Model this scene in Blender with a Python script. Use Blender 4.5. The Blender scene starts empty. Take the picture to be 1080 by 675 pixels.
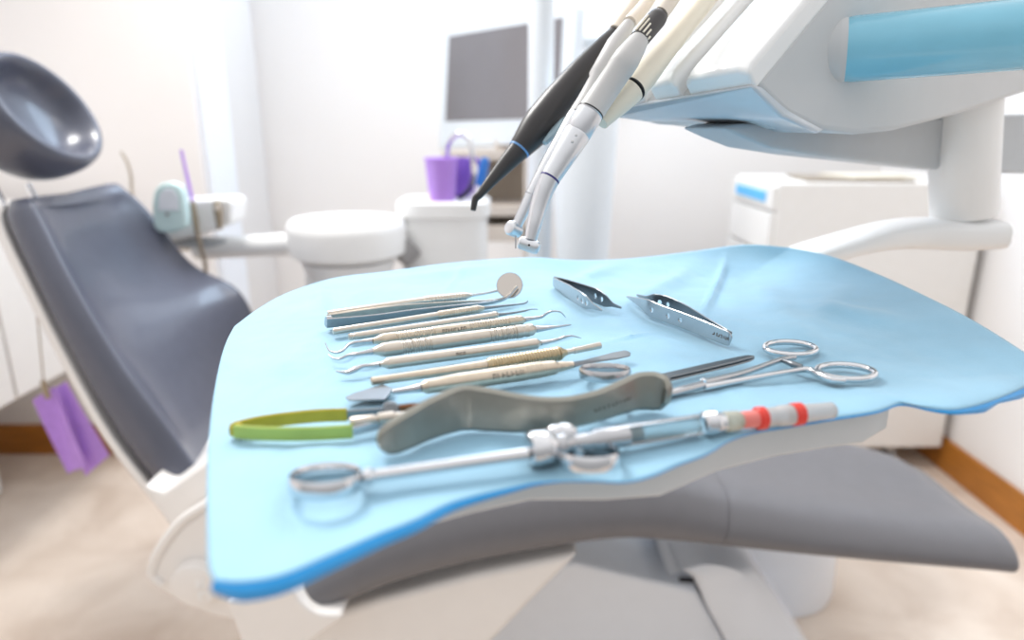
import bpy, bmesh, math, random
from mathutils import Vector, Matrix, noise
random.seed(7)
C = bpy.context.scene.collection
SC = bpy.context.scene
# ------------------------------------------------------------------ camera
H = 1.12                     # camera height
F = 720.0                    # focal length in pixels of the 1080 frame (24 mm)
PITCH = math.radians(16.0)
T = H - 0.145                # height of the drape on the tray
cd = bpy.data.cameras.new('camera'); cam = bpy.data.objects.new('camera', cd); C.objects.link(cam)
cd.lens = 24.0; cd.sensor_width = 36.0; cd.clip_start = 0.02
cam.location = (0, 0, H); cam.rotation_euler = (math.pi/2 - PITCH, 0, 0)
cd.dof.use_dof = True; cd.dof.focus_distance = 0.49; cd.dof.aperture_fstop = 3.6
SC.camera = cam
# ------------------------------------------------------------------ light
w = bpy.data.worlds.new('room_light'); SC.world = w; w.use_nodes = True
nt = w.node_tree; bg = nt.nodes['Background']
# soft room light: bright towards the ceiling, dimmer level with the eye and below
tc = nt.nodes.new('ShaderNodeTexCoord'); sp = nt.nodes.new('ShaderNodeSeparateXYZ'); nt.links.new(tc.outputs['Generated'], sp.inputs[0])
mr = nt.nodes.new('ShaderNodeMapRange'); mr.interpolation_type = 'SMOOTHSTEP'
for k, v in (('From Min', -0.05), ('From Max', 0.75), ('To Min', 0.36), ('To Max', 0.78)): mr.inputs[k].default_value = v
nt.links.new(sp.outputs['Z'], mr.inputs['Value'])
my_ = nt.nodes.new('ShaderNodeMapRange'); my_.interpolation_type = 'SMOOTHSTEP'   # the far end of the room (with the window) is brighter than the end behind the viewer
for k, v in (('From Min', -0.8), ('From Max', 0.3), ('To Min', 0.78), ('To Max', 1.0)): my_.inputs[k].default_value = v
nt.links.new(sp.outputs['Y'], my_.inputs['Value']); mm = nt.nodes.new('ShaderNodeMath'); mm.operation = 'MULTIPLY'
nt.links.new(mr.outputs[0], mm.inputs[0]); nt.links.new(my_.outputs[0], mm.inputs[1]); nt.links.new(mm.outputs[0], bg.inputs[1])
bg.inputs[0].default_value = (0.98, 0.985, 1.0, 1)
def area(name, loc, target, size, power, col):
    l = bpy.data.lights.new(name, 'AREA'); l.shape = 'RECTANGLE'; l.size, l.size_y = size; l.energy = power; l.color = col
    o = bpy.data.objects.new(name, l); C.objects.link(o); o.location = loc
    o.rotation_euler = (Vector(target) - Vector(loc)).to_track_quat('-Z', 'Y').to_euler()
    return o
area('ceiling_lamp', (-0.95, 1.55, 2.45), (0.05, 0.6, 0.95), (0.6, 0.5), 20, (1.0, 0.98, 0.95))
area('ceiling_lamp', (0.5, 1.7, 2.5), (0.4, 1.3, 0), (0.9, 0.6), 4, (1.0, 0.97, 0.93))
area('window_light', (0.1, 2.6, 2.2), (-0.5, 1.2, 0.7), (1.6, 0.8), 20, (0.62, 0.80, 1.0))
SC.view_settings.view_transform = 'Standard'; SC.view_settings.look = 'None'
SC.view_settings.gamma = 1.0; SC.view_settings.use_curve_mapping = False
SC.view_settings.exposure = 0.72
SC.cycles.use_denoising = True
SC.cycles.max_bounces = 8; SC.cycles.caustics_reflective = False; SC.cycles.caustics_refractive = False
SC.cycles.sample_clamp_indirect = 4.0
# ------------------------------------------------------------------ pixel of the photo -> point in the room
CP, SP = math.cos(PITCH), math.sin(PITCH)
CO = Vector((0, 0, H))
def ray(px, py):
    u = (px - 540.0)/F; v = (337.5 - py)/F
    return Vector((u, CP + v*SP, -SP + v*CP))
def oz(px, py, z): d = ray(px, py); return CO + d*((z - H)/d.z)
def oy(px, py, y): d = ray(px, py); return CO + d*(y/d.y)
def ox(px, py, x): d = ray(px, py); return CO + d*(x/d.x)
def od(px, py, t): return CO + ray(px, py)*t
def opl(px, py, p, n): d = ray(px, py); return CO + d*((p - CO).dot(n)/d.dot(n))
def tl(px, py, h=0.004): return oz(px, py, T + h)
V = Vector
# ------------------------------------------------------------------ materials
def lin(c):
    def f(x):
        x /= 255.0
        return x/12.92 if x <= 0.04045 else ((x + 0.055)/1.055)**2.4
    return tuple(f(x) for x in c) + (1.0,)
MATS = {}
def mat(name, rgb, rough=0.5, metal=0.0, var=0.04, scale=30.0, bump=0.0, spec=0.5, trans=0.0, coat=0.0, alpha=1.0, sheen=0.0, anis=0.0, stretch=(1, 1, 1)):
    m = bpy.data.materials.new(name); m.use_nodes = True; nt = m.node_tree; b = nt.nodes['Principled BSDF']
    tc = nt.nodes.new('ShaderNodeTexCoord'); mp = nt.nodes.new('ShaderNodeMapping'); mp.inputs['Scale'].default_value = stretch
    nz = nt.nodes.new('ShaderNodeTexNoise'); nz.inputs['Scale'].default_value = scale; nz.inputs['Detail'].default_value = 4
    nt.links.new(tc.outputs['Object'], mp.inputs['Vector']); nt.links.new(mp.outputs[0], nz.inputs['Vector'])
    cr = nt.nodes.new('ShaderNodeValToRGB'); base = lin(rgb)
    cr.color_ramp.elements[0].position = 0.3; cr.color_ramp.elements[1].position = 0.7
    cr.color_ramp.elements[0].color = tuple(max(0, c*(1 - var)) for c in base[:3]) + (1,)
    cr.color_ramp.elements[1].color = tuple(min(1, c*(1 + var)) for c in base[:3]) + (1,)
    nt.links.new(nz.outputs['Fac'], cr.inputs[0]); nt.links.new(cr.outputs[0], b.inputs['Base Color'])
    b.inputs['Roughness'].default_value = rough; b.inputs['Metallic'].default_value = metal
    b.inputs['Specular IOR Level'].default_value = spec; b.inputs['Transmission Weight'].default_value = trans
    b.inputs['Coat Weight'].default_value = coat; b.inputs['Coat Roughness'].default_value = 0.08
    b.inputs['Alpha'].default_value = alpha
    if bump:
        bp = nt.nodes.new('ShaderNodeBump'); bp.inputs['Strength'].default_value = bump; bp.inputs['Distance'].default_value = 0.002
        nt.links.new(nz.outputs['Fac'], bp.inputs['Height']); nt.links.new(bp.outputs[0], b.inputs['Normal'])
    MATS[name] = m
    return m
M_wall = mat('wall_paint', (240, 237, 235), 0.9, var=0.01, scale=3, spec=0.2)
M_wallwarm = mat('warm_wall_paint', (240, 236, 234), 0.9, var=0.01, scale=3, spec=0.2)
M_trim = mat('white_trim', (236, 240, 246), 0.5, var=0.01)
M_wood = mat('baseboard_wood', (176, 112, 40), 0.45, var=0.18, scale=9, stretch=(1.2, 1.2, 14))
M_cab = mat('cabinet_laminate', (238, 235, 231), 0.4, var=0.01, spec=0.4)
M_white = mat('white_plastic', (243, 243, 242), 0.35, var=0.01, coat=0.2)
M_shell = mat('chair_shell_white', (238, 234, 230), 0.4, var=0.01, coat=0.15)
M_cool = mat('cool_white_paint', (232, 237, 244), 0.35, var=0.01, coat=0.2)
M_unit = mat('unit_grey_plastic', (204, 206, 207), 0.38, var=0.015, spec=0.4)
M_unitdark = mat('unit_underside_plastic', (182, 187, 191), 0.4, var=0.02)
M_gloss = mat('unit_gloss_plastic', (206, 212, 218), 0.25, var=0.015, coat=0.25)
M_leather = mat('grey_leatherette', (84, 87, 101), 0.36, var=0.04, scale=40, coat=0.4, bump=0.03)
M_seatgrey = mat('seat_grey_leatherette', (108, 107, 111), 0.40, var=0.03, scale=40, coat=0.12, bump=0.03)
M_metal = mat('steel', (190, 190, 192), 0.24, 1.0, var=0.03)
M_chrome = mat('chrome', (222, 222, 224), 0.1, 1.0, var=0.01)
M_satin = mat('satin_steel', (206, 196, 184), 0.32, 1.0, var=0.04, scale=200)
M_warm = mat('warm_satin_steel', (206, 192, 174), 0.34, 1.0, var=0.06, scale=200)
M_grip = mat('brassy_grip_steel', (190, 172, 142), 0.36, 1.0, var=0.06, scale=200)
M_dsteel = mat('dark_steel', (142, 146, 150), 0.3, 1.0, var=0.05)
M_brown = mat('browned_steel', (134, 92, 66), 0.4, 1.0, var=0.15, scale=120)
M_retr = mat('matt_retractor_steel', (152, 150, 141), 0.32, 0.9, var=0.06, scale=90)
M_mark = mat('etched_mark', (96, 88, 80), 0.7, 0.2)
M_mirror = mat('mirror_glass', (206, 198, 190), 0.03, 1.0, var=0.0)
M_hp = mat('handpiece_silver', (220, 221, 224), 0.28, 1.0, var=0.02)
M_hpgrey = mat('handpiece_grey_plastic', (206, 204, 202), 0.42, var=0.01)
M_cream = mat('cream_plastic', (240, 232, 214), 0.42, var=0.01)
M_hose = mat('beige_hose', (232, 220, 205), 0.5, var=0.01)
M_black = mat('black_plastic', (56, 52, 52), 0.36, var=0.04)
M_blackmatt = mat('charcoal_plastic', (68, 64, 64), 0.45, var=0.04)
M_dark = mat('dark_ring', (30, 32, 38), 0.4)
M_bluering = mat('blue_ring', (110, 160, 215), 0.4)
M_purpring = mat('indigo_ring', (62, 54, 120), 0.4)
M_button = mat('blue_grey_plastic', (160, 182, 192), 0.35)
M_red = mat('red_plastic', (226, 62, 50), 0.4, var=0.02)
M_pink = mat('pink_plastic', (232, 130, 122), 0.4, var=0.02)
M_clear = mat('frosted_clear_plastic', (238, 234, 232), 0.32, trans=0.45, var=0.01)
M_amber = mat('clear_amber_plastic', (232, 226, 206), 0.2, trans=0.5, var=0.02)
M_glass = mat('cartridge_glass', (205, 232, 240), 0.06, trans=0.7, var=0.01)
M_green = mat('green_coating', (176, 196, 100), 0.4, 0.25, var=0.08, scale=60)
M_olive = mat('olive_gold_coating', (190, 172, 62), 0.38, 0.35, var=0.12, scale=60)
M_purple = mat('purple_plastic', (188, 142, 234), 0.35, var=0.02)
M_purple2 = mat('deep_purple_plastic', (128, 84, 190), 0.35, var=0.02)
M_bib = mat('purple_tissue', (198, 154, 238), 0.85, var=0.05, scale=60, bump=0.2)
M_navy = mat('navy_plastic', (36, 26, 62), 0.4)
M_blueplastic = mat('blue_plastic', (48, 120, 205), 0.4, var=0.03)
M_sleeve = mat('blue_film_sleeve', (136, 206, 230), 0.16, var=0.06, scale=18, coat=0.6)
M_teal = mat('pale_teal_plastic', (204, 228, 228), 0.4, var=0.02)
M_brass = mat('brownish_metal', (172, 158, 138), 0.4, 0.7)
M_beige = mat('beige_metal', (206, 196, 186), 0.5, var=0.03)
M_seal = mat('grey_seal', (150, 148, 148), 0.6)
M_bezel = mat('cool_white_casing', (224, 231, 237), 0.4, var=0.01)
M_screen = mat('screen_glass', (128, 125, 128), 0.14, var=0.12, scale=1.6, spec=0.5)
M_paper = mat('kraft_paper', (156, 144, 130), 0.8, var=0.08, scale=8)
M_bluebox = mat('blue_carton', (96, 186, 240), 0.6)
# floor: mottled beige vinyl
def floor_mat():
    m = bpy.data.materials.new('beige_vinyl'); m.use_nodes = True; nt = m.node_tree; b = nt.nodes['Principled BSDF']
    tc = nt.nodes.new('ShaderNodeTexCoord'); n1 = nt.nodes.new('ShaderNodeTexNoise'); n1.inputs['Scale'].default_value = 4.5; n1.inputs['Detail'].default_value = 6
    n1.inputs['Distortion'].default_value = 0.6
    nt.links.new(tc.outputs['Object'], n1.inputs['Vector'])
    cr = nt.nodes.new('ShaderNodeValToRGB'); cr.color_ramp.elements[0].position = 0.3; cr.color_ramp.elements[1].position = 0.68
    cr.color_ramp.elements[0].color = lin((206, 188, 172)); cr.color_ramp.elements[1].color = lin((234, 220, 206))
    nt.links.new(n1.outputs['Fac'], cr.inputs[0]); nt.links.new(cr.outputs[0], b.inputs['Base Color'])
    b.inputs['Roughness'].default_value = 0.5; b.inputs['Specular IOR Level'].default_value = 0.3
    return m
M_floor = floor_mat()
# drape: tissue with a fine embossed dimple and a little light passing through
def drape_mat(name, rgb, rough=0.85):
    m = bpy.data.materials.new(name); m.use_nodes = True; nt = m.node_tree; b = nt.nodes['Principled BSDF']
    tc = nt.nodes.new('ShaderNodeTexCoord')
    n1 = nt.nodes.new('ShaderNodeTexNoise'); n1.inputs['Scale'].default_value = 26; n1.inputs['Detail'].default_value = 5
    vo = nt.nodes.new('ShaderNodeTexVoronoi'); vo.inputs['Scale'].default_value = 620
    nt.links.new(tc.outputs['Object'], n1.inputs['Vector']); nt.links.new(tc.outputs['Object'], vo.inputs['Vector'])
    cr = nt.nodes.new('ShaderNodeValToRGB'); c = lin(rgb)
    cr.color_ramp.elements[0].position = 0.3; cr.color_ramp.elements[1].position = 0.7
    cr.color_ramp.elements[0].color = tuple(x*0.94 for x in c[:3]) + (1,); cr.color_ramp.elements[1].color = tuple(min(1, x*1.05) for x in c[:3]) + (1,)
    nt.links.new(n1.outputs['Fac'], cr.inputs[0]); nt.links.new(cr.outputs[0], b.inputs['Base Color'])
    mx = nt.nodes.new('ShaderNodeMath'); mx.operation = 'MULTIPLY_ADD'; mx.inputs[1].default_value = 0.35
    nt.links.new(vo.outputs['Distance'], mx.inputs[0]); nt.links.new(n1.outputs['Fac'], mx.inputs[2])
    bp = nt.nodes.new('ShaderNodeBump'); bp.inputs['Strength'].default_value = 0.35; bp.inputs['Distance'].default_value = 0.0012
    nt.links.new(mx.outputs[0], bp.inputs['Height']); nt.links.new(bp.outputs[0], b.inputs['Normal'])
    b.inputs['Roughness'].default_value = rough; b.inputs['Specular IOR Level'].default_value = 0.4; b.inputs['Sheen Weight'].default_value = 0.35; b.inputs['Sheen Roughness'].default_value = 0.5
    return m
M_drape = drape_mat('blue_drape_tissue', (150, 198, 223), 0.6)
M_hem = drape_mat('blue_film_backing', (22, 150, 220), 0.5)
# ------------------------------------------------------------------ mesh helpers
def link(name, bm, m, parent=None, smooth=True, bevel=0.0, sub=0, seg=3, sharp=35):
    bmesh.ops.recalc_face_normals(bm, faces=bm.faces[:])
    me = bpy.data.meshes.new(name); bm.to_mesh(me); bm.free(); me.materials.append(m)
    for p in me.polygons: p.use_smooth = smooth
    o = bpy.data.objects.new(name, me); C.objects.link(o)
    if bevel:
        md = o.modifiers.new('bevel', 'BEVEL'); md.width = bevel; md.segments = seg; md.limit_method = 'ANGLE'; md.angle_limit = math.radians(sharp)
        md.harden_normals = False
    if sub:
        md = o.modifiers.new('sub', 'SUBSURF'); md.levels = sub; md.render_levels = sub
    if smooth and not sub:
        try: me.set_sharp_from_angle(angle=math.radians(40))
        except Exception: pass
    if parent is not None:
        o.parent = parent; o.matrix_parent_inverse = world_inv(parent)
    return o
def world_inv(p):
    m = Matrix.Translation(p.location)
    return m.inverted()
def thing(name, label, cat, loc=(0, 0, 0), group=None):
    o = bpy.data.objects.new(name, None); C.objects.link(o); o.empty_display_size = 0.02
    o.location = loc; o['label'] = label; o['category'] = cat
    if group: o['group'] = group
    return o
def tag(o, label, cat, group=None):
    o['label'] = label; o['category'] = cat
    if group: o['group'] = group
    return o
def struct(name, bm, m, smooth=False, bevel=0.0):
    o = link(name, bm, m, None, smooth, bevel); o['kind'] = 'structure'; return o
def spline(pts, n=8, closed=False):
    P = [V(p) for p in pts]; out = []; N = len(P)
    if N < 3 and not closed: return [P[0].lerp(P[-1], i/n) for i in range(n + 1)]
    rng = N if closed else N - 1
    for i in range(rng):
        if closed: a, b, c, d = P[(i-1) % N], P[i], P[(i+1) % N], P[(i+2) % N]
        else:
            b, c = P[i], P[i+1]; a = P[i-1] if i else b + (b - c); d = P[i+2] if i + 2 < N else c + (c - b)
        for k in range(n):
            t = k/n
            out.append(0.5*((2*b) + (c - a)*t + (2*a - 5*b + 4*c - d)*t*t + (3*b - a - 3*c + d)*t**3))
    if not closed: out.append(P[-1])
    return out
def interp(xs, n):                       # resample a list of numbers like spline() with n per segment (linear)
    out = []
    for i in range(len(xs) - 1):
        for k in range(n): out.append(xs[i] + (xs[i+1] - xs[i])*k/n)
    out.append(xs[-1]); return out
def rings_to_faces(bm, rings, closed_len=False, cap=True):
    vs = [[bm.verts.new(p) for p in r] for r in rings]; n = len(vs[0]); L = len(vs)
    for i in range(L if closed_len else L - 1):
        a, b = vs[i], vs[(i+1) % L]
        for j in range(n):
            bm.faces.new((a[j], a[(j+1) % n], b[(j+1) % n], b[j]))
    if cap and not closed_len:
        bm.faces.new(vs[0]); bm.faces.new(list(reversed(vs[-1])))
    return vs
def tube(bm, pts, rad, seg=14, closed=False, cap=True, up=None, flat=1.0):
    P = [V(p) for p in pts]; n = len(P)
    R = rad if isinstance(rad, (list, tuple)) else [rad]*n
    if len(R) != n:
        R = [R[min(len(R)-1, int(i*(len(R)-1)/(n-1)))] + (R[min(len(R)-1, int(i*(len(R)-1)/(n-1))+1)] - R[min(len(R)-1, int(i*(len(R)-1)/(n-1)))])*((i*(len(R)-1)/(n-1)) % 1.0) for i in range(n)]
    rings = []; prev = None
    for i, p in enumerate(P):
        if closed: t = P[(i+1) % n] - P[i-1]
        else: t = P[min(i+1, n-1)] - P[max(i-1, 0)]
        t.normalize()
        if prev is None:
            u = V(up) if up is not None else (V((0, 0, 1)) if abs(t.z) < 0.9 else V((0, 1, 0)))
        else: u = V(up) if up is not None else prev
        u = (u - t*u.dot(t)).normalized(); prev = u; v = t.cross(u)
        rings.append([p + (u*math.cos(a)*R[i]*flat + v*math.sin(a)*R[i]) for a in (2*math.pi*k/seg for k in range(seg))])
    rings_to_faces(bm, rings, closed, cap)
def axis_lathe(bm, a, b, prof, seg=20):   # prof: list of (t, r), t in 0..1 along a->b
    a, b = V(a), V(b); d = (b - a); t = d.normalized(); u = V((0, 0, 1)) if abs(t.z) < 0.95 else V((0, 1, 0))
    u = (u - t*u.dot(t)).normalized(); v = t.cross(u)
    rings = [[a + d*s + (u*math.cos(q) + v*math.sin(q))*r for q in (2*math.pi*k/seg for k in range(seg))] for s, r in prof]
    rings_to_faces(bm, rings)
def ribbed(a, b, prof, ribs, n=120):      # smooth profile sampled finely, with grooves in the given (t0, t1, count, depth) ranges
    out = []
    for i in range(n + 1):
        s = i/n; r = prof[-1][1]
        for k in range(len(prof) - 1):
            if prof[k][0] <= s <= prof[k+1][0]:
                q = (s - prof[k][0])/max(1e-6, prof[k+1][0] - prof[k][0]); q = q*q*(3 - 2*q)
                r = prof[k][1] + (prof[k+1][1] - prof[k][1])*q; break
        for t0, t1, cnt, dep in ribs:
            if t0 < s < t1: r -= dep*(0.5 + 0.5*math.cos(2*math.pi*cnt*(s - t0)/(t1 - t0)))
        out.append((s, r))
    return out
def band(bm, pts, hw, th, wvec=(0, 0, 1)):  # a strip following pts, hw half width along wvec, th thickness, rounded edges
    P = [V(p) for p in pts]; n = len(P); rings = []
    for i, p in enumerate(P):
        t = (P[min(i+1, n-1)] - P[max(i-1, 0)]).normalized()
        wv = V(wvec(i/(n-1)) if callable(wvec) else wvec); wv = (wv - t*wv.dot(t)).normalized(); nn = t.cross(wv)
        h = hw[i] if isinstance(hw, list) else hw; q = th[i] if isinstance(th, list) else th
        e = min(h*0.6, q*0.4)
        prof = [(-h, -q/2 + e), (-h, q/2 - e), (-h + e, q/2), (h - e, q/2), (h, q/2 - e), (h, -q/2 + e), (h - e, -q/2), (-h + e, -q/2)]
        rings.append([p + wv*x + nn*y for x, y in prof])
    rings_to_faces(bm, rings)
def ring_band(bm, c, r, hh, th, nrm=(0, 0, 1), seg=40, sx=1.0, dirx=(1, 0, 0)):  # a finger ring: short tube wall
    c = V(c); z = V(nrm).normalized(); x = V(dirx); x = (x - z*x.dot(z)).normalized(); y = z.cross(x)
    prof = [(r - th/2, -hh*0.6), (r, -hh), (r + th/2, -hh*0.6), (r + th/2, hh*0.6), (r, hh), (r - th/2, hh*0.6)]
    rings = [[c + (x*math.cos(a)*sx + y*math.sin(a))*q + z*s for q, s in prof] for a in (2*math.pi*k/seg for k in range(seg))]
    rings_to_faces(bm, rings, True)
def box(bm, c, s, ax=None):
    c = V(c); ax = ax or (V((1, 0, 0)), V((0, 1, 0)), V((0, 0, 1)))
    ax = [V(a) for a in ax]
    vs = [bm.verts.new(c + ax[0]*(i*s[0]/2) + ax[1]*(j*s[1]/2) + ax[2]*(k*s[2]/2)) for i in (-1, 1) for j in (-1, 1) for k in (-1, 1)]
    for f in ((0, 1, 3, 2), (4, 6, 7, 5), (0, 4, 5, 1), (2, 3, 7, 6), (0, 2, 6, 4), (1, 5, 7, 3)): bm.faces.new([vs[i] for i in f])
def prism(bm, poly, ext):
    e = V(ext); a = [bm.verts.new(V(p)) for p in poly]; b = [bm.verts.new(V(p) + e) for p in poly]; n = len(a)
    bm.faces.new(a); bm.faces.new(list(reversed(b)))
    for i in range(n): bm.faces.new((a[i], b[i], b[(i+1) % n], a[(i+1) % n]))
def hexa(bm, lo, hi):                      # 8-corner solid from two quads
    rings_to_faces(bm, [[V(p) for p in lo], [V(p) for p in hi]])
def blob(bm, c, rx, ry, rz, ax=None, seg=28, rings=16, e=1.0):
    c = V(c); ax = [V(a) for a in (ax or ((1, 0, 0), (0, 1, 0), (0, 0, 1)))]
    def pw(x): return math.copysign(abs(x)**e, x)
    R = []
    for i in range(1, rings):
        ph = math.pi*i/rings - math.pi/2
        R.append([c + ax[0]*(rx*pw(math.cos(ph))*pw(math.cos(q))) + ax[1]*(ry*pw(math.cos(ph))*pw(math.sin(q))) + ax[2]*(rz*pw(math.sin(ph))) for q in (2*math.pi*k/seg for k in range(seg))])
    rings_to_faces(bm, R)
def B(): return bmesh.new()
def marks(a, b, nrm, up, hgt, name, parent, n=6, th=0.0001, gap=0.25, seed=1):
    """an illegible etched inscription: a row of small etched strokes"""
    rnd = random.Random(seed); a, b = V(a), V(b); d = b - a; L = d.length; t = d.normalized(); up = V(up); up = (up - t*up.dot(t)).normalized(); nn = V(nrm)
    bm = B()
    for i in range(n):
        cc = a + d*((i + 0.5)/n); wl = L/n*(1 - gap)
        box(bm, cc - t*wl*0.35, (wl*0.22, hgt, th), (t, up, nn))
        if rnd.random() < 0.8: box(bm, cc + up*hgt*rnd.choice((-0.4, 0, 0.4)), (wl*0.8, hgt*0.2, th), (t, up, nn))
        if rnd.random() < 0.6: box(bm, cc + t*wl*0.3, (wl*0.2, hgt*rnd.uniform(0.5, 1), th), (t, up, nn))
    return link(name, bm, M_mark, parent, False)

# ================================================================== THE ROOM
XR = 1.46; YB = 2.76; YL = 2.2; XJ = -0.975; XL = -1.85; ZT = 2.6
bm = B(); box(bm, (0, 1.2, -0.02), (4.4, 4.6, 0.04)); struct('floor', bm, M_floor)
bm = B(); box(bm, ((XJ + XR)/2, YB + 0.04, ZT/2), (XR - XJ + 0.2, 0.08, ZT)); struct('wall_back', bm, M_wall)
bm = B(); box(bm, ((XL + XJ)/2, YL + 0.34, ZT/2), (XJ - XL, 0.68, ZT)); struct('wall_left_back', bm, M_wallwarm)
bm = B(); box(bm, (XL - 0.04, 0.9, ZT/2), (0.08, 2.7, ZT)); struct('wall_left', bm, M_wallwarm)
bm = B(); box(bm, (XR + 0.04, 1.4, ZT/2), (0.08, 2.8, ZT)); struct('wall_right', bm, M_wall)
bm = B(); box(bm, ((XL + XJ)/2, YL - 0.008, 0.055), (XJ - XL, 0.016, 0.11)); struct('baseboard_left', bm, M_wood, False, 0.003)
bm = B(); box(bm, (XR - 0.008, 1.4, 0.055), (0.016, 2.7, 0.11)); struct('baseboard_right', bm, M_wood, False, 0.003)
bm = B(); box(bm, (0.2, YB - 0.008, 0.055), (2.3, 0.016, 0.11)); struct('baseboard_back', bm, M_wood, False, 0.003)
bm = B(); box(bm, (XJ + 0.009, YL + 0.12, ZT/2 + 0.055), (0.018, 0.2, ZT - 0.12)); struct('trim_1', bm, M_trim, False, 0.003)
bm = B(); box(bm, (XJ + 0.004, YL + 0.39, ZT/2 + 0.055), (0.008, 0.3, ZT - 0.12)); struct('trim_2', bm, mat('grey_panel', (222, 219, 217), 0.6, var=0.01), False, 0.002)

# ================================================================== DENTAL CHAIR
chair = thing('dental_chair', 'reclined dental treatment chair in dark grey leatherette on a white base behind the blue tray', 'dental chair', (0.0, 1.25, 0))
# backrest cushion: closed rings from the hip (first) to the shoulders (last)
near = [((222, 512), 1.12), ((176, 447), 1.14), ((127, 380), 1.17), ((80, 300), 1.21), ((42, 226), 1.25), ((34, 212), 1.265)]
back = [((168, 520), 1.13), ((120, 458), 1.16), ((75, 380), 1.19), ((35, 300), 1.22), ((6, 236), 1.255), ((8, 216), 1.275)]
far_ = [((285, 420), 1.58), ((283, 372), 1.60), ((258, 308), 1.62), ((206, 279), 1.635), ((158, 220), 1.63), ((128, 195), 1.60)]
Np = spline([oy(*p, y) for p, y in near], 4); Bp = spline([oy(*p, y) for p, y in back], 4); Fp = spline([oy(*p, y) for p, y in far_], 4)
nR = len(Np)
dlo = (Np[0] - Np[1]).normalized(); dhi = (Np[-1] - Np[-2]).normalized()
def back_ring(i):
    s = i/(nR - 1); n_, b_, f_ = Np[i], Bp[i], Fp[i]; off = b_ - n_
    thick = off.normalized()
    sag = 0.05*(0.6 + 0.4*math.sin(math.pi*min(1, s*1.05)))
    row = [b_.copy(), b_.lerp(n_, 0.3) + V((0, -0.014, 0)), b_.lerp(n_, 0.65) + V((0, -0.014, 0)), b_.lerp(n_, 0.93) + V((0, -0.004, 0))]
    for q in (0.005, 0.05, 0.14, 0.28, 0.5, 0.72, 0.86, 0.95, 1.0):
        p = n_.lerp(f_, q) + thick*(sag*(1 - (2*q - 1)**4))
        row.append(p - dhi*0.034*math.sin(math.pi*q)*max(0, (s - 0.75)/0.25)**2)
    row += [f_.lerp(f_ + off, 0.3) + V((0, 0.014, 0)), f_.lerp(f_ + off, 0.65) + V((0, 0.014, 0)), f_ + off*0.9]
    for k in (0.75, 0.5, 0.25): row.append(b_.lerp(f_ + off*0.9, k) + thick*0.02*math.sin(math.pi*k) - dhi*0.034*math.sin(math.pi*k)*max(0, (s - 0.75)/0.25)**2)
    return row
rings = [back_ring(i) for i in range(nR)]
def shrunk(r, f, mv):
    c = sum(r, V((0, 0, 0)))/len(r); return [p.lerp(c, f) + mv for p in r]
def lip(r, i, f, mv):       # round the end: pull towards the mid-surface of the pad
    n_, b_, f_ = Np[i], Bp[i], Fp[i]; d = f_ - n_; out = []
    for p in r:
        q = min(0.97, max(0.03, (p - n_).dot(d)/d.length_squared)); m = n_ + d*q + (b_ - n_)*0.55
        if i: m -= dhi*0.034*math.sin(math.pi*q)
        out.append(p.lerp(m, f) + mv)
    return out
rings = [lip(rings[0], 0, 0.5, dlo*0.022), lip(rings[0], 0, 0.2, dlo*0.014)] + rings + [lip(rings[-1], -1, 0.15, dhi*0.010), lip(rings[-1], -1, 0.5, dhi*0.016)]
bm = B(); rings_to_faces(bm, rings); link('backrest', bm, M_leather, chair, True, 0, 2)
# its white shell
bm = B(); rr = []
for i in range(nR):
    off = Bp[i] - Np[i]; k = off.normalized()
    a = Bp[i] + k*0.0; d_ = Fp[i] + off*0.9
    rr.append([a + V((0, -0.004, 0)) + k*0.004, a.lerp(d_, 0.5) + k*0.028, d_ + V((0, 0.004, 0)) + k*0.004, d_ + k*0.03, a.lerp(d_, 0.5) + k*0.06, a + k*0.024 + V((0, -0.004, 0))])
e0 = (rr[0][0] - rr[1][0]).normalized()
rr = [[p + e0*0.05 for p in rr[0]]] + rr
rings_to_faces(bm, rr); link('backrest_shell', bm, M_shell, chair, True, 0.004)
# headrest: ring pillow with an oval hollow
hc = oy(52, 113, 1.40); ax_w = V((0.04, 1.0, -0.075)).normalized(); ax_l = V((-0.47, 0.0, 0.88)); ax_l = (ax_l - ax_w*ax_l.dot(ax_w)).normalized(); ax_n = ax_w.cross(ax_l)
if ax_n.x < 0: ax_n = -ax_n
HW, HL = 0.142, 0.122
def hr_pt(q, rad, dep):
    return hc + ax_w*(HW*rad*math.cos(q)) + ax_l*(HL*rad*math.sin(q)) + ax_n*dep
prof = [(0.02, -0.135), (0.5, -0.135), (0.74, -0.125), (0.93, -0.095), (1.0, -0.055), (1.01, -0.022), (0.97, -0.004), (0.90, 0.004), (0.83, 0.0), (0.77, -0.018), (0.70, -0.040), (0.55, -0.055), (0.3, -0.062), (0.02, -0.064)]
bm = B(); rings_to_faces(bm, [[hr_pt(2*math.pi*k/44, r, d) for k in range(44)] for r, d in prof]); link('headrest', bm, M_leather, chair, True, 0, 1)
for pts in ([(2, 176, 1.36), (12, 196, 1.325), (26, 222, 1.315)], [(44, 190, 1.45), (53, 207, 1.43), (66, 232, 1.42)]):
    bm = B(); tube(bm, spline([oy(*p) + V((-.03, 0, -.01)) for p in pts], 5), 0.006, 10); link('headrest_bar', bm, M_chrome, chair)
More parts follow.
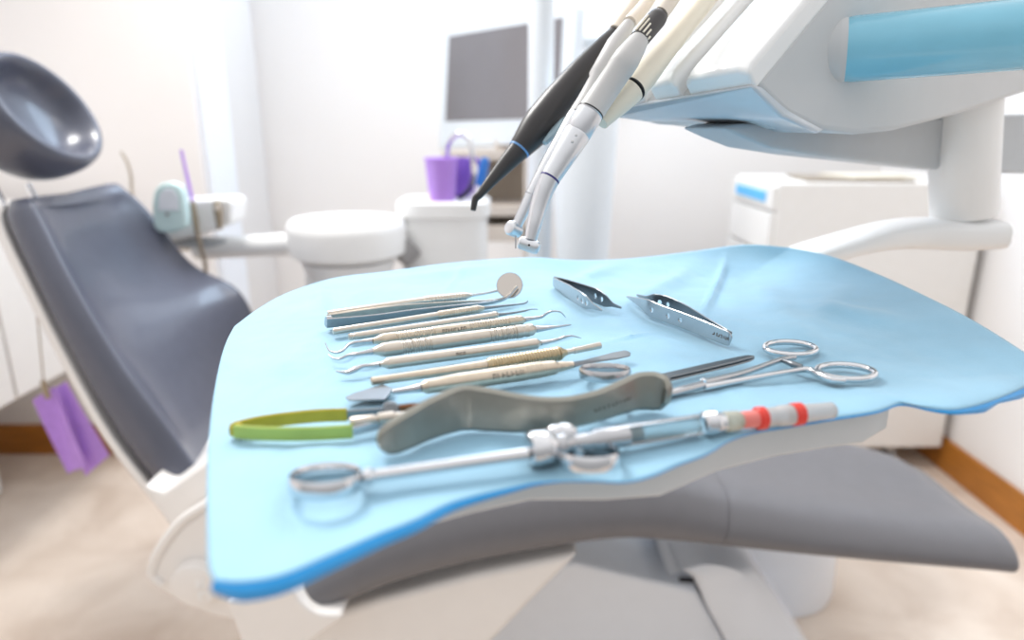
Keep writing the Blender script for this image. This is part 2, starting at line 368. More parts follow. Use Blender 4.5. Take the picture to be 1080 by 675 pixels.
# seat and leg rest
def cushion(name, front, xs_n, m, parent, ends):
    """front: list of (bottom_front_point, top_front_point, back_y, back_dz)"""
    rings = []
    for pb, pt, yb, dz in front:
        h = pt - pb; rad = h.length*0.5
        pk = V((pt.x + (yb - pt.y)*0.0, yb, pt.z + dz))
        r = [pb + V((0, 0.06, 0.004)), pb + V((0, 0.012, -0.002)), pb + h*0.18 + V((0, -0.018, 0)), pb + h*0.5 + V((0, -0.026, 0)), pb + h*0.82 + V((0, -0.016, 0)), pt.copy(), pt + V((0, 0.035, 0.006)),
             pt.lerp(pk, 0.3) + V((0, 0, -0.004)), pt.lerp(pk, 0.65) + V((0, 0, -0.004)), pk, pk + V((0, 0.02, -0.03)), pk + V((0, 0, -0.07)), V((pb.x, (pb.y + yb)/2, min(pb.z, pk.z - 0.07)))]
        rings.append(r)
    bm = B()
    rl = [spline([r[k] for r in rings], xs_n) for k in range(len(rings[0]))]
    R2 = [[rl[k][i] for k in range(len(rl))] for i in range(len(rl[0]))]
    if ends[0]:
        R2 = [shrunk(R2[0], 0.12, V((-0.012, 0, 0)))] + R2
    if ends[1]:
        R2 = R2 + [shrunk(R2[-1], 0.05, V((0.008, 0.003, 0))), shrunk(R2[-1], 0.16, V((0.014, 0.006, 0)))]
    vs_ = rings_to_faces(bm, R2, False, False)
    if ends[0]: bm.faces.new(vs_[0])
    if ends[1]: bm.faces.new(list(reversed(vs_[-1])))
    return link(name, bm, m, parent, True, 0, 2)
def fr(bx, by, tx, ty, y0, y1, yb, dz): return (oy(bx, by, y0), oy(tx, ty, y1), yb, dz)
cushion('seat', [fr(322, 656, 318, 600, .93, .95, 1.42, .10), fr(420, 617, 404, 553, .95, .97, 1.44, .07), fr(530, 590, 520, 524, .97, .99, 1.44, .03), fr(640, 573, 640, 509, .97, .995, 1.43, .015), fr(700, 574, 705, 510, .965, .99, 1.42, .01), fr(757, 579, 768, 525, .96, .985, 1.41, .01)], 4, M_seatgrey, chair, (True, False))
cushion('leg_rest', [fr(757.6, 579, 768.6, 525.2, .96, .985, 1.41, .01), fr(850, 588, 862, 541, .95, .975, 1.36, .0), fr(960, 597, 968, 556, .94, .962, 1.31, .0), fr(1040, 603, 1040, 566, .93, .95, 1.26, .0), fr(1064, 605, 1064, 572, .93, .948, 1.235, -.005)], 4, M_seatgrey, chair, (False, True))
# white shell under the seat
bm = B(); Ys = 0.985
poly = [(238, 632), (300, 612), (322, 640), (345, 652), (400, 632), (500, 606), (612, 584), (590, 606), (560, 636), (523, 674), (470, 730), (300, 730), (262, 680)]
prism(bm, [oy(*p, Ys) for p in poly], (0, 0.36, 0)); link('seat_shell', bm, M_shell, chair, True, 0.012, 0, 4)
bm = B(); prism(bm, spline([oy(*p, 0.90) for p in [(238, 634), (270, 624), (300, 614), (316, 634), (335, 647), (362, 650), (340, 668), (290, 700), (255, 680)]], 3), (0, .09, 0)); link('shell_lip', bm, M_shell, chair, True, .006)
# hinge cover and its round cap with a moulded inscription
bm = B(); hcx = oy(236, 602, 1.0)
pts = [oy(*p, 1.0) for p in [(300, 528), (262, 520), (222, 532), (190, 553), (168, 582), (158, 606), (166, 622), (196, 640), (240, 655), (300, 660)]]
prism(bm, spline(pts, 3), (0, 0.16, 0)); link('hinge_cover', bm, M_shell, chair, True, 0.012, 0, 4)
bm = B(); cc = oy(207, 616, 0.988)
R = []
for dy, r in ((0.014, 0.042), (-0.002, 0.042), (-0.008, 0.039), (-0.01, 0.034)): R.append([cc + V((math.cos(q)*r, dy, math.sin(q)*r)) for q in (2*math.pi*k/40 for k in range(40))])
rings_to_faces(bm, R); cap = link('hinge_cap', bm, M_shell, chair)
bm = B(); box(bm, cc + V((0.008, -0.0105, 0.008)), (0.004, 0.002, 0.016)); box(bm, cc + V((0.017, -0.0105, 0.008)), (0.004, 0.002, 0.016)); box(bm, cc + V((0.0125, -0.0105, 0.004)), (0.008, 0.002, 0.003))
box(bm, cc + V((0.009, -0.0105, -0.016)), (0.004, 0.002, 0.016)); box(bm, cc + V((0.015, -0.0105, -0.010)), (0.009, 0.002, 0.003)); box(bm, cc + V((0.024, -0.0105, -0.016)), (0.004, 0.002, 0.016))
link('inscription', bm, M_white, cap, False)
bm = B(); tube(bm, spline([oy(*p, 1.0) for p in [(226, 527), (192, 549), (168, 580), (160, 604), (172, 616)]], 5), 0.008, 10); link('hinge_rim', bm, M_shell, chair)
bm = B(); prism(bm, [oy(*p, 1.06) for p in [(150, 512), (172, 520), (200, 500), (232, 478), (236, 530), (205, 548), (180, 560)]], (0, 0.4, 0)); link('hinge_bracket', bm, M_shell, chair, True, 0.008)
# base
bm = B(); pz = [oy(607, 593, 1.12), oy(735, 623, 1.12)]
prism(bm, [pz[0], pz[1], oy(772, 690, 1.12), V((oy(790, 720, 1.12).x, 1.12, 0.02)), V((pz[0].x - 0.22, 1.12, 0.02)), V((pz[0].x - 0.12, 1.12, pz[0].z - 0.02))], (0, 0.34, 0)); link('base_panel', bm, M_cool, chair, True, 0.008)
bm = B(); A_ = [oy(*p, 1.10) for p in [(712, 612), (735, 602), (770, 600), (800, 614), (822, 640), (848, 678), (905, 770)]]
rings = []
for i, p in enumerate(A_):
    s = i/(len(A_) - 1)
wv = [(38, 0), (60, 0), (70, 2)]
L_ = spline([oy(*p, 1.10) for p in [(704, 606), (716, 600), (733, 612), (746, 640), (765, 675), (800, 745)]], 4)
R_ = spline([oy(*p, 1.11) for p in [(708, 600), (745, 591), (788, 598), (812, 622), (846, 676), (895, 752)]], 4)
for a, b in zip(L_, R_): rings.append([a, a.lerp(b, .2) + V((0, -0.012, .004)), a.lerp(b, .8) + V((0, -0.012, .004)), b, b + V((0, 0.30, 0)), a + V((0, 0.30, 0))])
rings_to_faces(bm, rings); link('base_cover', bm, M_cool, chair, True, 0.006)
bm = B(); a = oy(729, 611, 1.095); tube(bm, [a + V((-.022, 0, 0.0)), a + V((0.004, 0, -.002))], 0.007, 10, flat=0.6); link('base_slot', bm, M_dark, chair)
bm = B(); fl = oz(870, 657, 0.0); rc = V((0.565, 1.62, 0))
def oval(c, a, b, z, n=48, e=0.6): return [V((c.x + a*math.copysign(abs(math.cos(q))**e, math.cos(q)), c.y + b*math.copysign(abs(math.sin(q))**e, math.sin(q)), z)) for q in (2*math.pi*k/n for k in range(n))]
rings_to_faces(bm, [oval(rc, .245, .27, 0.0), oval(rc, .25, .275, .02), oval(rc, .24, .265, .36), oval(rc, .23, .25, .40)]); link('pedestal', bm, M_cool, chair)

# ================================================================== DELIVERY UNIT
unit = thing('delivery_unit', 'white dentist delivery unit with blue-sleeved handle hanging over the tray at top right', 'delivery unit', (0.5, 0.8, T))
A0 = od(797, 88, 0.48); nU = V((0.83, 0.56, 0)).normalized(); rU = V((-0.56, 0.83, 0)).normalized()
def s0(px, py): return opl(px, py, A0, rU)
def s1(px, py): return opl(px, py, A0 + rU*0.17, rU)
S0 = [s0(*p) for p in [(905, -62), (870, 0), (797, 88), (830, 121), (867, 138), (905, 142), (944, 138), (1010, 121), (1080, 98), (1150, 74)]]
S0 += [S0[-1] + V((0, 0, .25)) + nU*0.03, V((S0[0].x + .02, S0[0].y + 0.02, S0[-1].z + .25))]
S1 = [s1(*p) for p in [(800, -62), (756, 0), (652, 110), (650, 121), (690, 131), (740, 134), (800, 133), (860, 126), (920, 115), (980, 100)]]
S1 += [S1[-1] + V((0, 0, .22)) + nU*0.03, V((S1[0].x + .02, S1[0].y + 0.02, S1[-1].z + .22))]
bm = B(); rings_to_faces(bm, [S0, S1]); link('housing', bm, M_unit, unit, True, 0.006, 0, 4, 25)
# glossy lower front lip
bm = B(); off = V((-0.004, -0.004, -0.002))
hexa(bm, [S0[2] + off + V((0, 0, .001)), S0[3] + off, S0[4] + off, S0[4] + V((.02, .02, .004)), S0[2] + V((.02, .02, 0))], [S1[2] + off, S1[3] + off, S1[5] + off, S1[5] + V((.02, .02, .004)), S1[2] + V((.02, .02, 0))]); link('front_lip', bm, M_gloss, unit, True, 0.003)
# holder bars running up the slanted front
e0 = (S0[1] - S0[2]); e1 = (S1[1] - S1[2]); nrm = (e0.cross(rU)).normalized()
if nrm.z < 0: nrm = -nrm
def fp(s, t): return (S0[2] + e0*t).lerp(S1[2] + e1*t, s)
for sa, sb, hh in ((0.0, 0.40, 0.018), (0.465, 0.66, 0.018), (0.74, 0.92, 0.018)):
    bm = B(); r = []
    for t in (-0.02, 0.06, 0.5, 1.0, 1.5):
        k = hh*(0.8 if t < 0 else 1.0)
        a, b = fp(sa, t), fp(sb, t)
        r.append([a - nrm*0.004, b - nrm*0.004, b + nrm*k*0.75, b.lerp(a, 0.12) + nrm*k, b.lerp(a, 0.85) + nrm*k, a + nrm*k*0.7])
    rings_to_faces(bm, r); link('holder_bar', bm, M_white, unit, True, 0.003, 0, 4)
# shallow pan under the housing
bm = B(); yP = 0.66
pan = [(716, 135), (738, 145), (764, 155), (815, 163), (900, 172), (978, 180), (1090, 182), (1150, 178), (1150, 118), (867, 126), (790, 126), (730, 131)]
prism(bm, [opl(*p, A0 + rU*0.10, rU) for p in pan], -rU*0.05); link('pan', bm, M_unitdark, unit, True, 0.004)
# handle with a film sleeve
bm = B(); ha, hb = od(888, 53, .535), od(1150, 30, .475)
axis_lathe(bm, ha, hb, [(0, .020), (.01, .0235), (.05, .0245), (.3, .0245), (.6, .0246), (1.0, .0246)], 32); handle = link('handle', bm, M_sleeve, unit)
bm = B(); d_ = (hb - ha).normalized(); axis_lathe(bm, ha - d_*0.03, ha + d_*0.004, [(0, .0262), (.8, .0258), (.95, .0245), (1, .0225)], 32); link('handle_collar', bm, M_unit, unit)
# post and curved arm to the tray
bm = B(); yp = 0.78
pc = oy(1016, 228, yp); ptop = oy(1017, 132, yp)
axis_lathe(bm, V((pc.x, yp, pc.z)), ptop + (ptop - pc)*.35, [(0, .0325), (.03, .0335), (1, .0365)], 36); link('post', bm, M_white, unit)
bm = B(); L1 = [(1046, 230.5, .78), (1000, 230.5, .775), (960, 232, .77), (926, 238, .755), (888, 249, .74), (846, 262, .72), (800, 282, .70)]
L2 = [(1046, 260, .78), (1000, 262, .775), (960, 260, .77), (926, 261, .755), (888, 268, .74), (846, 281, .72), (800, 302, .70)]
r = []
for a, b in zip(spline([oy(*p) for p in L1], 4), spline([oy(*p) for p in L2], 4)):
    m = a.lerp(b, .5); h = (a - b).length/2; w_ = 0.036
    r.append([m + V((0, w_*math.cos(q)*abs(math.cos(q))**-0.4 if abs(math.cos(q)) > 1e-6 else 0, h*math.copysign(abs(math.sin(q))**0.6, math.sin(q)))) for q in (2*math.pi*(k + .5)/16 for k in range(16))])
rings_to_faces(bm, r); link('tray_arm', bm, M_white, unit, True, 0.003)

# ================================================================== TRAY AND DRAPE
NEAR = [(225, 612), (255, 614), (297, 607), (346, 587), (399, 564), (438, 549), (480, 529), (540, 514), (573, 508), (623, 507), (660, 508), (690, 501), (715, 490), (745, 479), (770, 464), (800, 455), (840, 448), (873, 442), (924, 434), (950, 426), (980, 431), (1010, 432), (1046, 423), (1080, 409), (1112, 394)]
FAR = [(247, 344, .50), (273, 325, .56), (305, 308, .60), (353, 293, .645), (409, 286, .665), (468, 278, .69), (527, 273, .70), (566, 271.5, .70), (600, 274, .69), (640, 274, .69), (680, 271, .70), (730, 265, .705), (786, 258, .71), (833, 261, .69)]
LEFT = [(225, 612), (219, 590), (218, 528), (219, 478), (224, 425), (231, 386), (238, 362), (247, 344)]
RIGHT = [(1112, 394, .385), (1080, 371, .405), (1025, 337, .465), (976, 312, .53), (926, 289, .60), (876, 270, .655), (833, 261, .69)]
def arclen(pts, n):
    L = [0]
    for a, b in zip(pts, pts[1:]): L.append(L[-1] + (b - a).length)
    out = []; j = 0
    for i in range(n + 1):
        s = L[-1]*i/n
        while j < len(L) - 2 and L[j+1] < s: j += 1
        q = 0 if L[j+1] == L[j] else (s - L[j])/(L[j+1] - L[j]); out.append(pts[j].lerp(pts[j+1], min(1, q)))
    return out
NU, NV = 190, 150
cn = arclen(spline([tl(*p, 0.0) for p in NEAR], 6), NU); cf = arclen(spline([oy(*p) for p in FAR], 6), NU)
lf = spline([tl(*p, 0.0) for p in LEFT], 6); lf[-1] = cf[0].copy(); cl = arclen(lf, NV)
rt = spline([oy(*p) for p in RIGHT], 6); rt[0] = cn[-1].copy(); rt[-1] = cf[-1].copy(); cr_ = arclen(rt, NV)
cl[0] = cn[0].copy()
creases = [((767, 279), (738, 338), .0036, .0028), ((770, 262), (764, 284), .003, .004), ((500, 278), (466, 311), .0026, .0022), ((694, 348), (640, 359), .0018, .0020), ((598, 302), (668, 280), .0032, .011), ((640, 332), (730, 286), .0030, .012), ((855, 325), (960, 345), .0034, .016), ((800, 300), (885, 400), .0026, .013), ((900, 300), (850, 350), .0022, .012), ((345, 330), (330, 298), .0030, .008), ((250, 395), (310, 375), .0026, .018), ((290, 475), (420, 500), .0024, .018), ((560, 330), (600, 350), .0014, .010), ((236, 470), (300, 520), .0024, .02), ((700, 395), (860, 420), .0010, .012), ((930, 300), (1040, 375), .0030, .014), ((380, 300), (540, 285), .0024, .012)]
CR = [(tl(*a, 0), tl(*b, 0), h*1.5 if (a[0] > 590 and a[1] < 345) or a[0] < 390 else h, w_) for a, b, h, w_ in creases]
def drape_pt(i, j):
    u, v = i/NU, j/NV
    p = cn[i]*(1 - v) + cf[i]*v + cl[j]*(1 - u) + cr_[j]*u - (cn[0]*((1 - u)*(1 - v)) + cn[-1]*(u*(1 - v)) + cf[0]*((1 - u)*v) + cf[-1]*(u*v))
    e = max(abs(2*u - 1)**5, max(0, 2*v - 1)**4 if v > .5 else abs(2*v - 1)**8)
    z = T + (p.z - T)*e
    if 0 < i < NU and 0 < j < NV:
        q = min(1, 4*min(u, 1 - u, v, 1 - v)*2)
        z += q*(0.0018*noise.noise(V((p.x*13, p.y*13, 1.3))) + 0.0010*noise.noise(V((p.x*42, p.y*30, 4.1))) + 0.0004*noise.noise(V((p.x*110, p.y*80, 2.1))) - 0.0012)
        dn = 0.0
        for a, b, h, w_ in CR:
            d = b - a; L = d.length; t = max(0, min(1, (p - a).dot(d)/(L*L))); c = a + d*t
            dd = ((p.x - c.x)**2 + (p.y - c.y)**2)**.5
            if dd < 4*w_: z += q*h*math.exp(-(dd/w_)**2)*(math.sin(math.pi*min(max(t, .08), .92)))
    return V((p.x, p.y, z))
grid = [[drape_pt(i, j) for j in range(NV + 1)] for i in range(NU + 1)]
bm = B(); vs = [[bm.verts.new(p) for p in col] for col in grid]
for i in range(NU):
    for j in range(NV): bm.faces.new((vs[i][j], vs[i+1][j], vs[i+1][j+1], vs[i][j+1]))
drape = link('surgical_drape', bm, M_drape)
md = drape.modifiers.new('solid', 'SOLIDIFY'); md.thickness = 0.0006; md.offset = -1
tag(drape, 'pale blue disposable paper drape spread over the instrument tray', 'drape')
# blue film border that curls over the front edge
HEMW = [(0, .004), (.02, .0062), (.06, .0056), (.16, .0042), (.24, .0022), (.29, .0006), (.40, .0006), (.52, .0006), (.60, .0012), (.74, .0010), (.79, .003), (.82, .0046), (.85, .0024), (.90, .0048), (.96, .0052), (1, .003)]
def hw_(u):
    for (a, x), (b, y) in zip(HEMW, HEMW[1:]):
        if a <= u <= b: return x + (y - x)*(u - a)/(b - a)
    return HEMW[-1][1]
bm = B(); r = []
for i in range(NU + 1):
    p = grid[i][0]; t = (grid[min(i+1, NU)][0] - grid[max(i-1, 0)][0]).normalized(); out = V((t.y, -t.x, 0)).normalized()
    w2 = hw_(i/NU)
    r.append([p + V((0, 0, -.0001)), p + out*w2*.45 + V((0, 0, -w2*.35)), p + out*w2*.35 + V((0, 0, -w2*1.0)), p + out*(w2*.35 - .0006) + V((0, 0, -w2)), p + out*(w2*.45 - .0009) + V((0, 0, -w2*.45)), p - out*.001 + V((0, 0, -.0008))])
rings_to_faces(bm, r); link('film_border', bm, M_hem, drape)
# the tray plate under it
tp = [tl(*p, -.004) for p in [(262, 560), (300, 555), (350, 545), (440, 515), (500, 500), (560, 488), (640, 488), (700, 484), (760, 460), (820, 446), (880, 437), (915, 433)]]
tp += [V((.215, .36, tp[0].z)), V((.25, .45, tp[0].z)), V((.255, .60, tp[0].z)), V((.22, .635, tp[0].z)), V((-.11, .62, tp[0].z)), V((-.145, .59, tp[0].z)), V((-.145, .42, tp[0].z))]
bm = B(); prism(bm, tp, (0, 0, -.020)); tray = link('instrument_tray', bm, M_unit, None, True, .002)
tag(tray, 'light grey tray plate underneath the blue paper drape', 'tray')

# ================================================================== INSTRUMENTS
def T_(px, py, r=.004): return tl(px, py, r + .0012)
def tip(bm, pts, radii, n=5, seg=10): tube(bm, spline(pts, n), radii, seg)
GR = 'hand instruments laid side by side on the drape'
# --- mouth mirror
t = thing('mouth_mirror', 'mouth mirror with a round glass, farthest instrument of the row on the drape', 'dental mirror', tl(440, 318, 0), GR)
bm = B(); a, b = T_(345.5, 331, .0024), T_(446, 316.6, .003); axis_lathe(bm, a, b, [(0, .0018), (.01, .0023), (1, .0026)], 14); link('handle', bm, M_satin, t)
c = T_(497, 311.6, .0034); bm = B(); axis_lathe(bm, b, c, ribbed(b, c, [(0, .0026), (.1, .0034), (.85, .0034), (1, .0016)], [(.1, .85, 12, .0003)]), 14); link('grip', bm, M_satin, t)
mc = tl(537.5, 301, .0128); toC = (CO - mc).normalized(); mn = (toC + V((-.12, 0, .28))).normalized()
bm = B(); tube(bm, spline([c, T_(512, 309.3, .005), mc + V((-.0098, 0, -.0045))], 5), [.0013, .0011, .0011], 10); link('stem', bm, M_metal, t)
mx = V((1, 0, 0)); mx = (mx - mn*mx.dot(mn)).normalized(); my = mn.cross(mx)
bm = B(); rings_to_faces(bm, [[mc + (mx*math.cos(q) + my*math.sin(q))*r_ + mn*d_ for q in (2*math.pi*k/40 for k in range(40))] for r_, d_ in ((.0092, -.0022), (.0110, -.0016), (.0115, .0), (.0113, .0009), (.0105, .0010))]); rim = link('mirror_rim', bm, M_metal, t)
bm = B(); rings_to_faces(bm, [[mc + (mx*math.cos(q) + my*math.sin(q))*.0105 + mn*d_ for q in (2*math.pi*k/40 for k in range(40))] for d_ in (.0009, .0012)]); link('mirror_glass', bm, M_mirror, t, False)
# --- college tweezers
t = thing('college_tweezers', 'slim bent-tip steel tweezers lying just in front of the mouth mirror', 'tweezers', tl(440, 330, 0), GR)
for k, (pts, col) in enumerate((([(344.5, 337, .0045), (394, 329, .005), (430, 324.5, .005), (486, 320, .004), (518, 317.5, .0035), (534, 313, .0045), (545, 301.5, .013)], M_metal), ([(344.5, 341, .0045), (394, 336, .004), (440, 329.5, .004), (488, 323.5, .0035), (520, 318.8, .003), (535, 314, .004), (545.6, 302, .0125)], M_dsteel))):
    bm = B(); P = spline([T_(x, y, h) for x, y, h in pts], 6); hw = interp([.0042, .0036, .0034, .0026, .0016, .0010, .0005], 6)
    band(bm, P, hw, [.0012]*len(P), (0, -.35, 1)); link('arm', bm, M_satin if k == 0 else M_metal, t)
bm = B(); a, b = T_(343.8, 339.5, .0047), T_(349, 338.3, .0047); band(bm, [a, b], .0043, .0036, (0, -.35, 1)); link('joined_end', bm, M_metal, t)
# --- c : explorer
t = thing('dental_explorer', 'thin straight-ended probe with a knurled grip, third instrument from the row\'s far side', 'dental probe', tl(450, 335, 0), GR)
bm = B(); a, b = T_(351, 349.6, .0026), T_(461, 332.4, .003); axis_lathe(bm, a, b, [(0, .0018), (.01, .0024), (1, .0026)], 14); link('handle', bm, M_satin, t)
c = T_(510, 325, .0032); bm = B(); axis_lathe(bm, b, c, ribbed(b, c, [(0, .0026), (.08, .0033), (.85, .0033), (1, .0018)], [(.1, .85, 14, .0003)]), 14); link('grip', bm, M_warm, t)
bm = B(); tip(bm, [c, T_(524, 323.4, .0034), T_(541, 321.5, .003), T_(553, 320, .003), T_(557, 317.4, .005)], [.0017, .0012, .0009, .0007, .0004]); link('working_tip', bm, M_dsteel, t)
# --- d : smooth thin
t = thing('root_canal_probe', 'plain smooth thin-handled probe without a grip, fourth from the row\'s far side', 'dental probe', tl(450, 345, 0), GR)
bm = B(); a, b = T_(367.5, 355.6, .0028), T_(525, 332, .0028); axis_lathe(bm, a, b, ribbed(a, b, [(0, .002), (.008, .0027), (.95, .0027), (.97, .0031), (.985, .0031), (1, .002)], [(.01, .05, 2, .0005)], 160), 14); link('handle', bm, M_satin, t)
bm = B(); tip(bm, [b, T_(536, 330.8, .0028), T_(551, 328.3, .0032), T_(560, 326.2, .004), T_(567, 326.2, .003)], [.0016, .0011, .0008, .0005, .0003]); link('working_tip', bm, M_dsteel, t)
# --- e, f, g : double-ended
def double_ended(name, label, body, r, left, lrad, right, rrad, m, ribs, prof=None, mark=None):
    a, b = T_(*body[0], r), T_(*body[1], r); t = thing(name, label, 'dental scaler', (a + b)/2 - V((0, 0, r)), GR)
    bm = B(); pr = prof or [(0, r*.45), (.07, r*.98), (.12, r), (.9, r), (.915, r*.92), (.925, r*.92), (.94, r), (.97, r*.9), (1, r*.5)]
    axis_lathe(bm, a, b, ribbed(a, b, pr, ribs, 220), 20); h = link('handle', bm, m, t)
    bm = B(); tip(bm, [a] + [T_(*p) for p in left], lrad); link('working_tip', bm, M_metal, t)
    bm = B(); tip(bm, [b] + [T_(*p) for p in right], rrad); link('working_tip', bm, M_metal, t)
    if mark:
        d = b - a; q = (b - a).normalized(); tc_ = (CO - a).normalized(); nn = (tc_ - q*tc_.dot(q)).normalized(); up = nn.cross(q)
        if up.z < 0: up = -up
        rr_ = r*mark[2] if len(mark) > 2 else r
        marks(a + d*mark[0] + nn*rr_, a + d*mark[1] + nn*rr_, nn, up, r*.55, 'engraving', h, 8, .0002, .2, 3)
    return t
double_ended('gracey_curette', 'slender double-ended curette with hooked tips and brownish marking in mid handle', [(393, 359.5), (553, 337.3)], .0042,
             [(381, 360.5, .004), (369, 362.8, .004), (361, 370, .003), (354, 372, .002), (347, 369.5, .002), (343, 361.5, .003)], [.002, .0014, .0012, .001, .0008, .0006, .0003],
             [(562, 335.8, .004), (571, 334.2, .004), (577, 330.5, .007), (583, 328.3, .009), (591, 329.2, .008), (596.5, 334.8, .003)], [.002, .0014, .0012, .001, .0008, .0006, .0003], M_warm,
             [(.14, .38, 14, .0005), (.60, .88, 16, .0005)], None, (.42, .58))
double_ended('hooked_scaler', 'thickest plain double-ended scaler, ribbed at both handle ends with smooth middle', [(393, 370.6), (565, 347.2)], .0048,
             [(385, 372, .005), (376, 373.6, .005), (367, 375, .004), (359, 378.3, .002), (352, 378, .002), (346.5, 374, .003)], [.0022, .0016, .0013, .0011, .0009, .0006, .0003],
             [(575, 346.3, .005), (586, 344.8, .0048), (595, 343.6, .0042), (602, 342.6, .003)], [.0026, .0018, .0012, .0009, .0004], M_satin,
             [(.16, .33, 11, .0006), (.69, .86, 11, .0006)])
double_ended('spoon_excavator', 'smooth unribbed double-ended excavator with small scoop tips, in front of ribbed scalers', [(401, 384.4), (570, 361.8)], .0037,
             [(392, 385.4, .003), (382, 386.4, .003), (374, 390, .002), (366, 393, .001), (354, 391.5, .002)], [.0016, .0013, .0014, .0018, .0013, .0004],
             [(578, 360.4, .0036), (588, 358, .004), (596, 355.3, .006), (603, 354.2, .0066), (613, 356.8, .003)], [.0018, .0014, .0012, .001, .0006, .0003], M_satin, [],
             [(0, .0014), (.05, .0036), (.07, .0037), (.95, .0037), (.97, .0037), (1, .0016)], (.44, .5))
# --- h : rod with grip
t = thing('amalgam_plugger', 'single-ended rod with brassy ribbed grip and blunt knurled end pointing at tweezers', 'dental plugger', tl(500, 388, 0), GR)
bm = B(); a, b = T_(391, 402.5, .0028), T_(513, 385.3, .0042); axis_lathe(bm, a, b, [(0, .0018), (.01, .0025), (.6, .0028), (1, .0034)], 16); link('handle', bm, M_warm, t)
c = T_(597, 371.6, .0046); bm = B(); axis_lathe(bm, b, c, ribbed(b, c, [(0, .0034), (.05, .0046), (.9, .0046), (1, .0022)], [(.06, .9, 22, .0006)], 220), 20); link('grip', bm, M_grip, t)
bm = B(); d = T_(632.5, 364.2, .0046); axis_lathe(bm, c, d, ribbed(c, d, [(0, .002), (.2, .0017), (.22, .0022), (1, .0024)], [(.25, .98, 14, .0002)], 80), 14); link('working_tip', bm, M_satin, t)
# --- i : wax spatula
t = thing('double_ended_spatula', 'double-ended spatula with a wide triangular blade and dark inscription, nearest of the row', 'dental spatula', tl(500, 402, 0), GR)
a, b = T_(444, 408.8, .0046), T_(604, 384.6, .0046); bm = B()
axis_lathe(bm, a, b, ribbed(a, b, [(0, .0026), (.04, .004), (.25, .0050), (.75, .0051), (.80, .0048), (.86, .0044), (.9, .0032), (1, .0022)], [(.66, .8, 9, .0003)], 160), 22); h = link('handle', bm, M_warm, t)
d = b - a; q = d.normalized(); tc_ = (CO - (a + b)/2).normalized(); nn = (tc_ - q*tc_.dot(q)).normalized(); up = nn.cross(q); up = up if up.z > 0 else -up
marks(a + d*.43 + nn*.0049, a + d*.64 + nn*.0049, nn, up, .0030, 'engraving', h, 7, .0003, .2, 5)
bm = B(); tip(bm, [a, T_(430, 411.2, .0038), T_(414, 413.6, .003)], [.0026, .0019, .0016]); link('shank', bm, M_metal, t)
bm = B(); lo = [tl(*p, .0016) for p in [(364.5, 420.5), (374, 416), (392, 410.5), (404, 407), (414, 411.5), (411, 417), (406, 422.8), (385, 423.6), (368, 423.4)]]; prism(bm, lo, (0, 0, .0012)); link('blade', bm, M_dsteel, t, True, .0004)
bm = B(); P = spline([b, T_(616, 382, .004), T_(632, 378.7, .0036), T_(648, 375.5, .004), T_(661, 372.9, .0045), T_(664.5, 372.3, .0046)], 5)
band(bm, P, interp([.002, .0016, .0024, .0036, .0034, .0008], 5), interp([.003, .0024, .0016, .0012, .0010, .0008], 5), (.2, 1, .25)); link('working_tip', bm, M_dsteel, t)
# --- tissue forceps
def pierce(o, cutters):
    for c in cutters:
        md = o.modifiers.new('hole', 'BOOLEAN'); md.operation = 'DIFFERENCE'; md.object = c; md.solver = 'EXACT'
    dg = bpy.context.evaluated_depsgraph_get(); me = bpy.data.meshes.new_from_object(o.evaluated_get(dg)); o.modifiers.clear()
    o.data = me; 
    for c in cutters: bpy.data.objects.remove(c, do_unlink=True)
def marks_path(pts, nn_side, hgt, name, parent, seed=9):
    rnd = random.Random(seed); bm = B()
    for k in range(1, len(pts) - 1):
        t = (pts[k+1] - pts[k-1]).normalized(); nn = t.cross(V((0, 0, 1))).normalized()
        if nn.y > 0: nn = -nn
        up = nn.cross(t); c = pts[k] + nn*nn_side; wl = (pts[k+1] - pts[k]).length
        box(bm, c - t*wl*.2, (wl*.3, hgt*rnd.uniform(.6, 1), .0002), (t, up, nn))
        if rnd.random() < .7: box(bm, c + t*wl*.1 + up*hgt*rnd.choice((-.35, 0, .35)), (wl*.6, hgt*.25, .0002), (t, up, nn))
    return link(name, bm, M_mark, parent, False)
def adson(label, arms, holes, end, mark=None):
    t = thing('tissue_forceps', label, 'tweezers', (T_(*end, 0)), 'tissue forceps with pierced arms')
    for k, (base, hs) in enumerate(zip(arms, holes)):
        P0 = [(tl(x, y, .0012) + V((0, 0, (lift if lift is not None else hw))), hw) for x, y, hw, lift in base]
        P = spline([p for p, _ in P0], 8); hw = interp([h for _, h in P0], 8)
        bm = B(); band(bm, P, hw, .0011); o = link('arm', bm, M_metal if k == 0 else M_dsteel, t, False)
        cut = []
        for s in hs:
            i = int(s*(len(P) - 1)); tt = (P[min(i+1, len(P)-1)] - P[max(0, i-1)]).normalized(); nn = tt.cross(V((0, 0, 1))).normalized()
            cb = B(); axis_lathe(cb, P[i] - nn*.004, P[i] + nn*.004, [(0, .0021), (1, .0021)], 20); cut.append(link('cutter', cb, M_metal, None, False))
        pierce(o, cut)
        if mark and k == 0:
            Q = spline([p for p, _ in P0], 24); i, j = int(mark[0]*len(Q)), int(mark[1]*len(Q)); marks_path(Q[i:j:3], .0006, .0026, 'engraving', o)
    return t
adson('small pierced steel forceps, tips towards the right, beside the mouth mirror glass',
      [[(583.5, 302, .0044, None), (590, 307, .0050, None), (598, 313, .0058, None), (610, 322, .0064, None), (618, 326, .0056, None), (625, 328, .0024, .0040), (635, 329.5, .0008, .0016)],
       [(584.5, 301, .0044, None), (598, 306, .0050, None), (612, 312.5, .0058, None), (628, 320, .0066, None), (638, 324, .0054, None), (646, 326.5, .0018, .0040), (655.5, 327.5, .0007, .0022)]],
      [[.50, .60, .69], [.50, .61]], (583, 301))
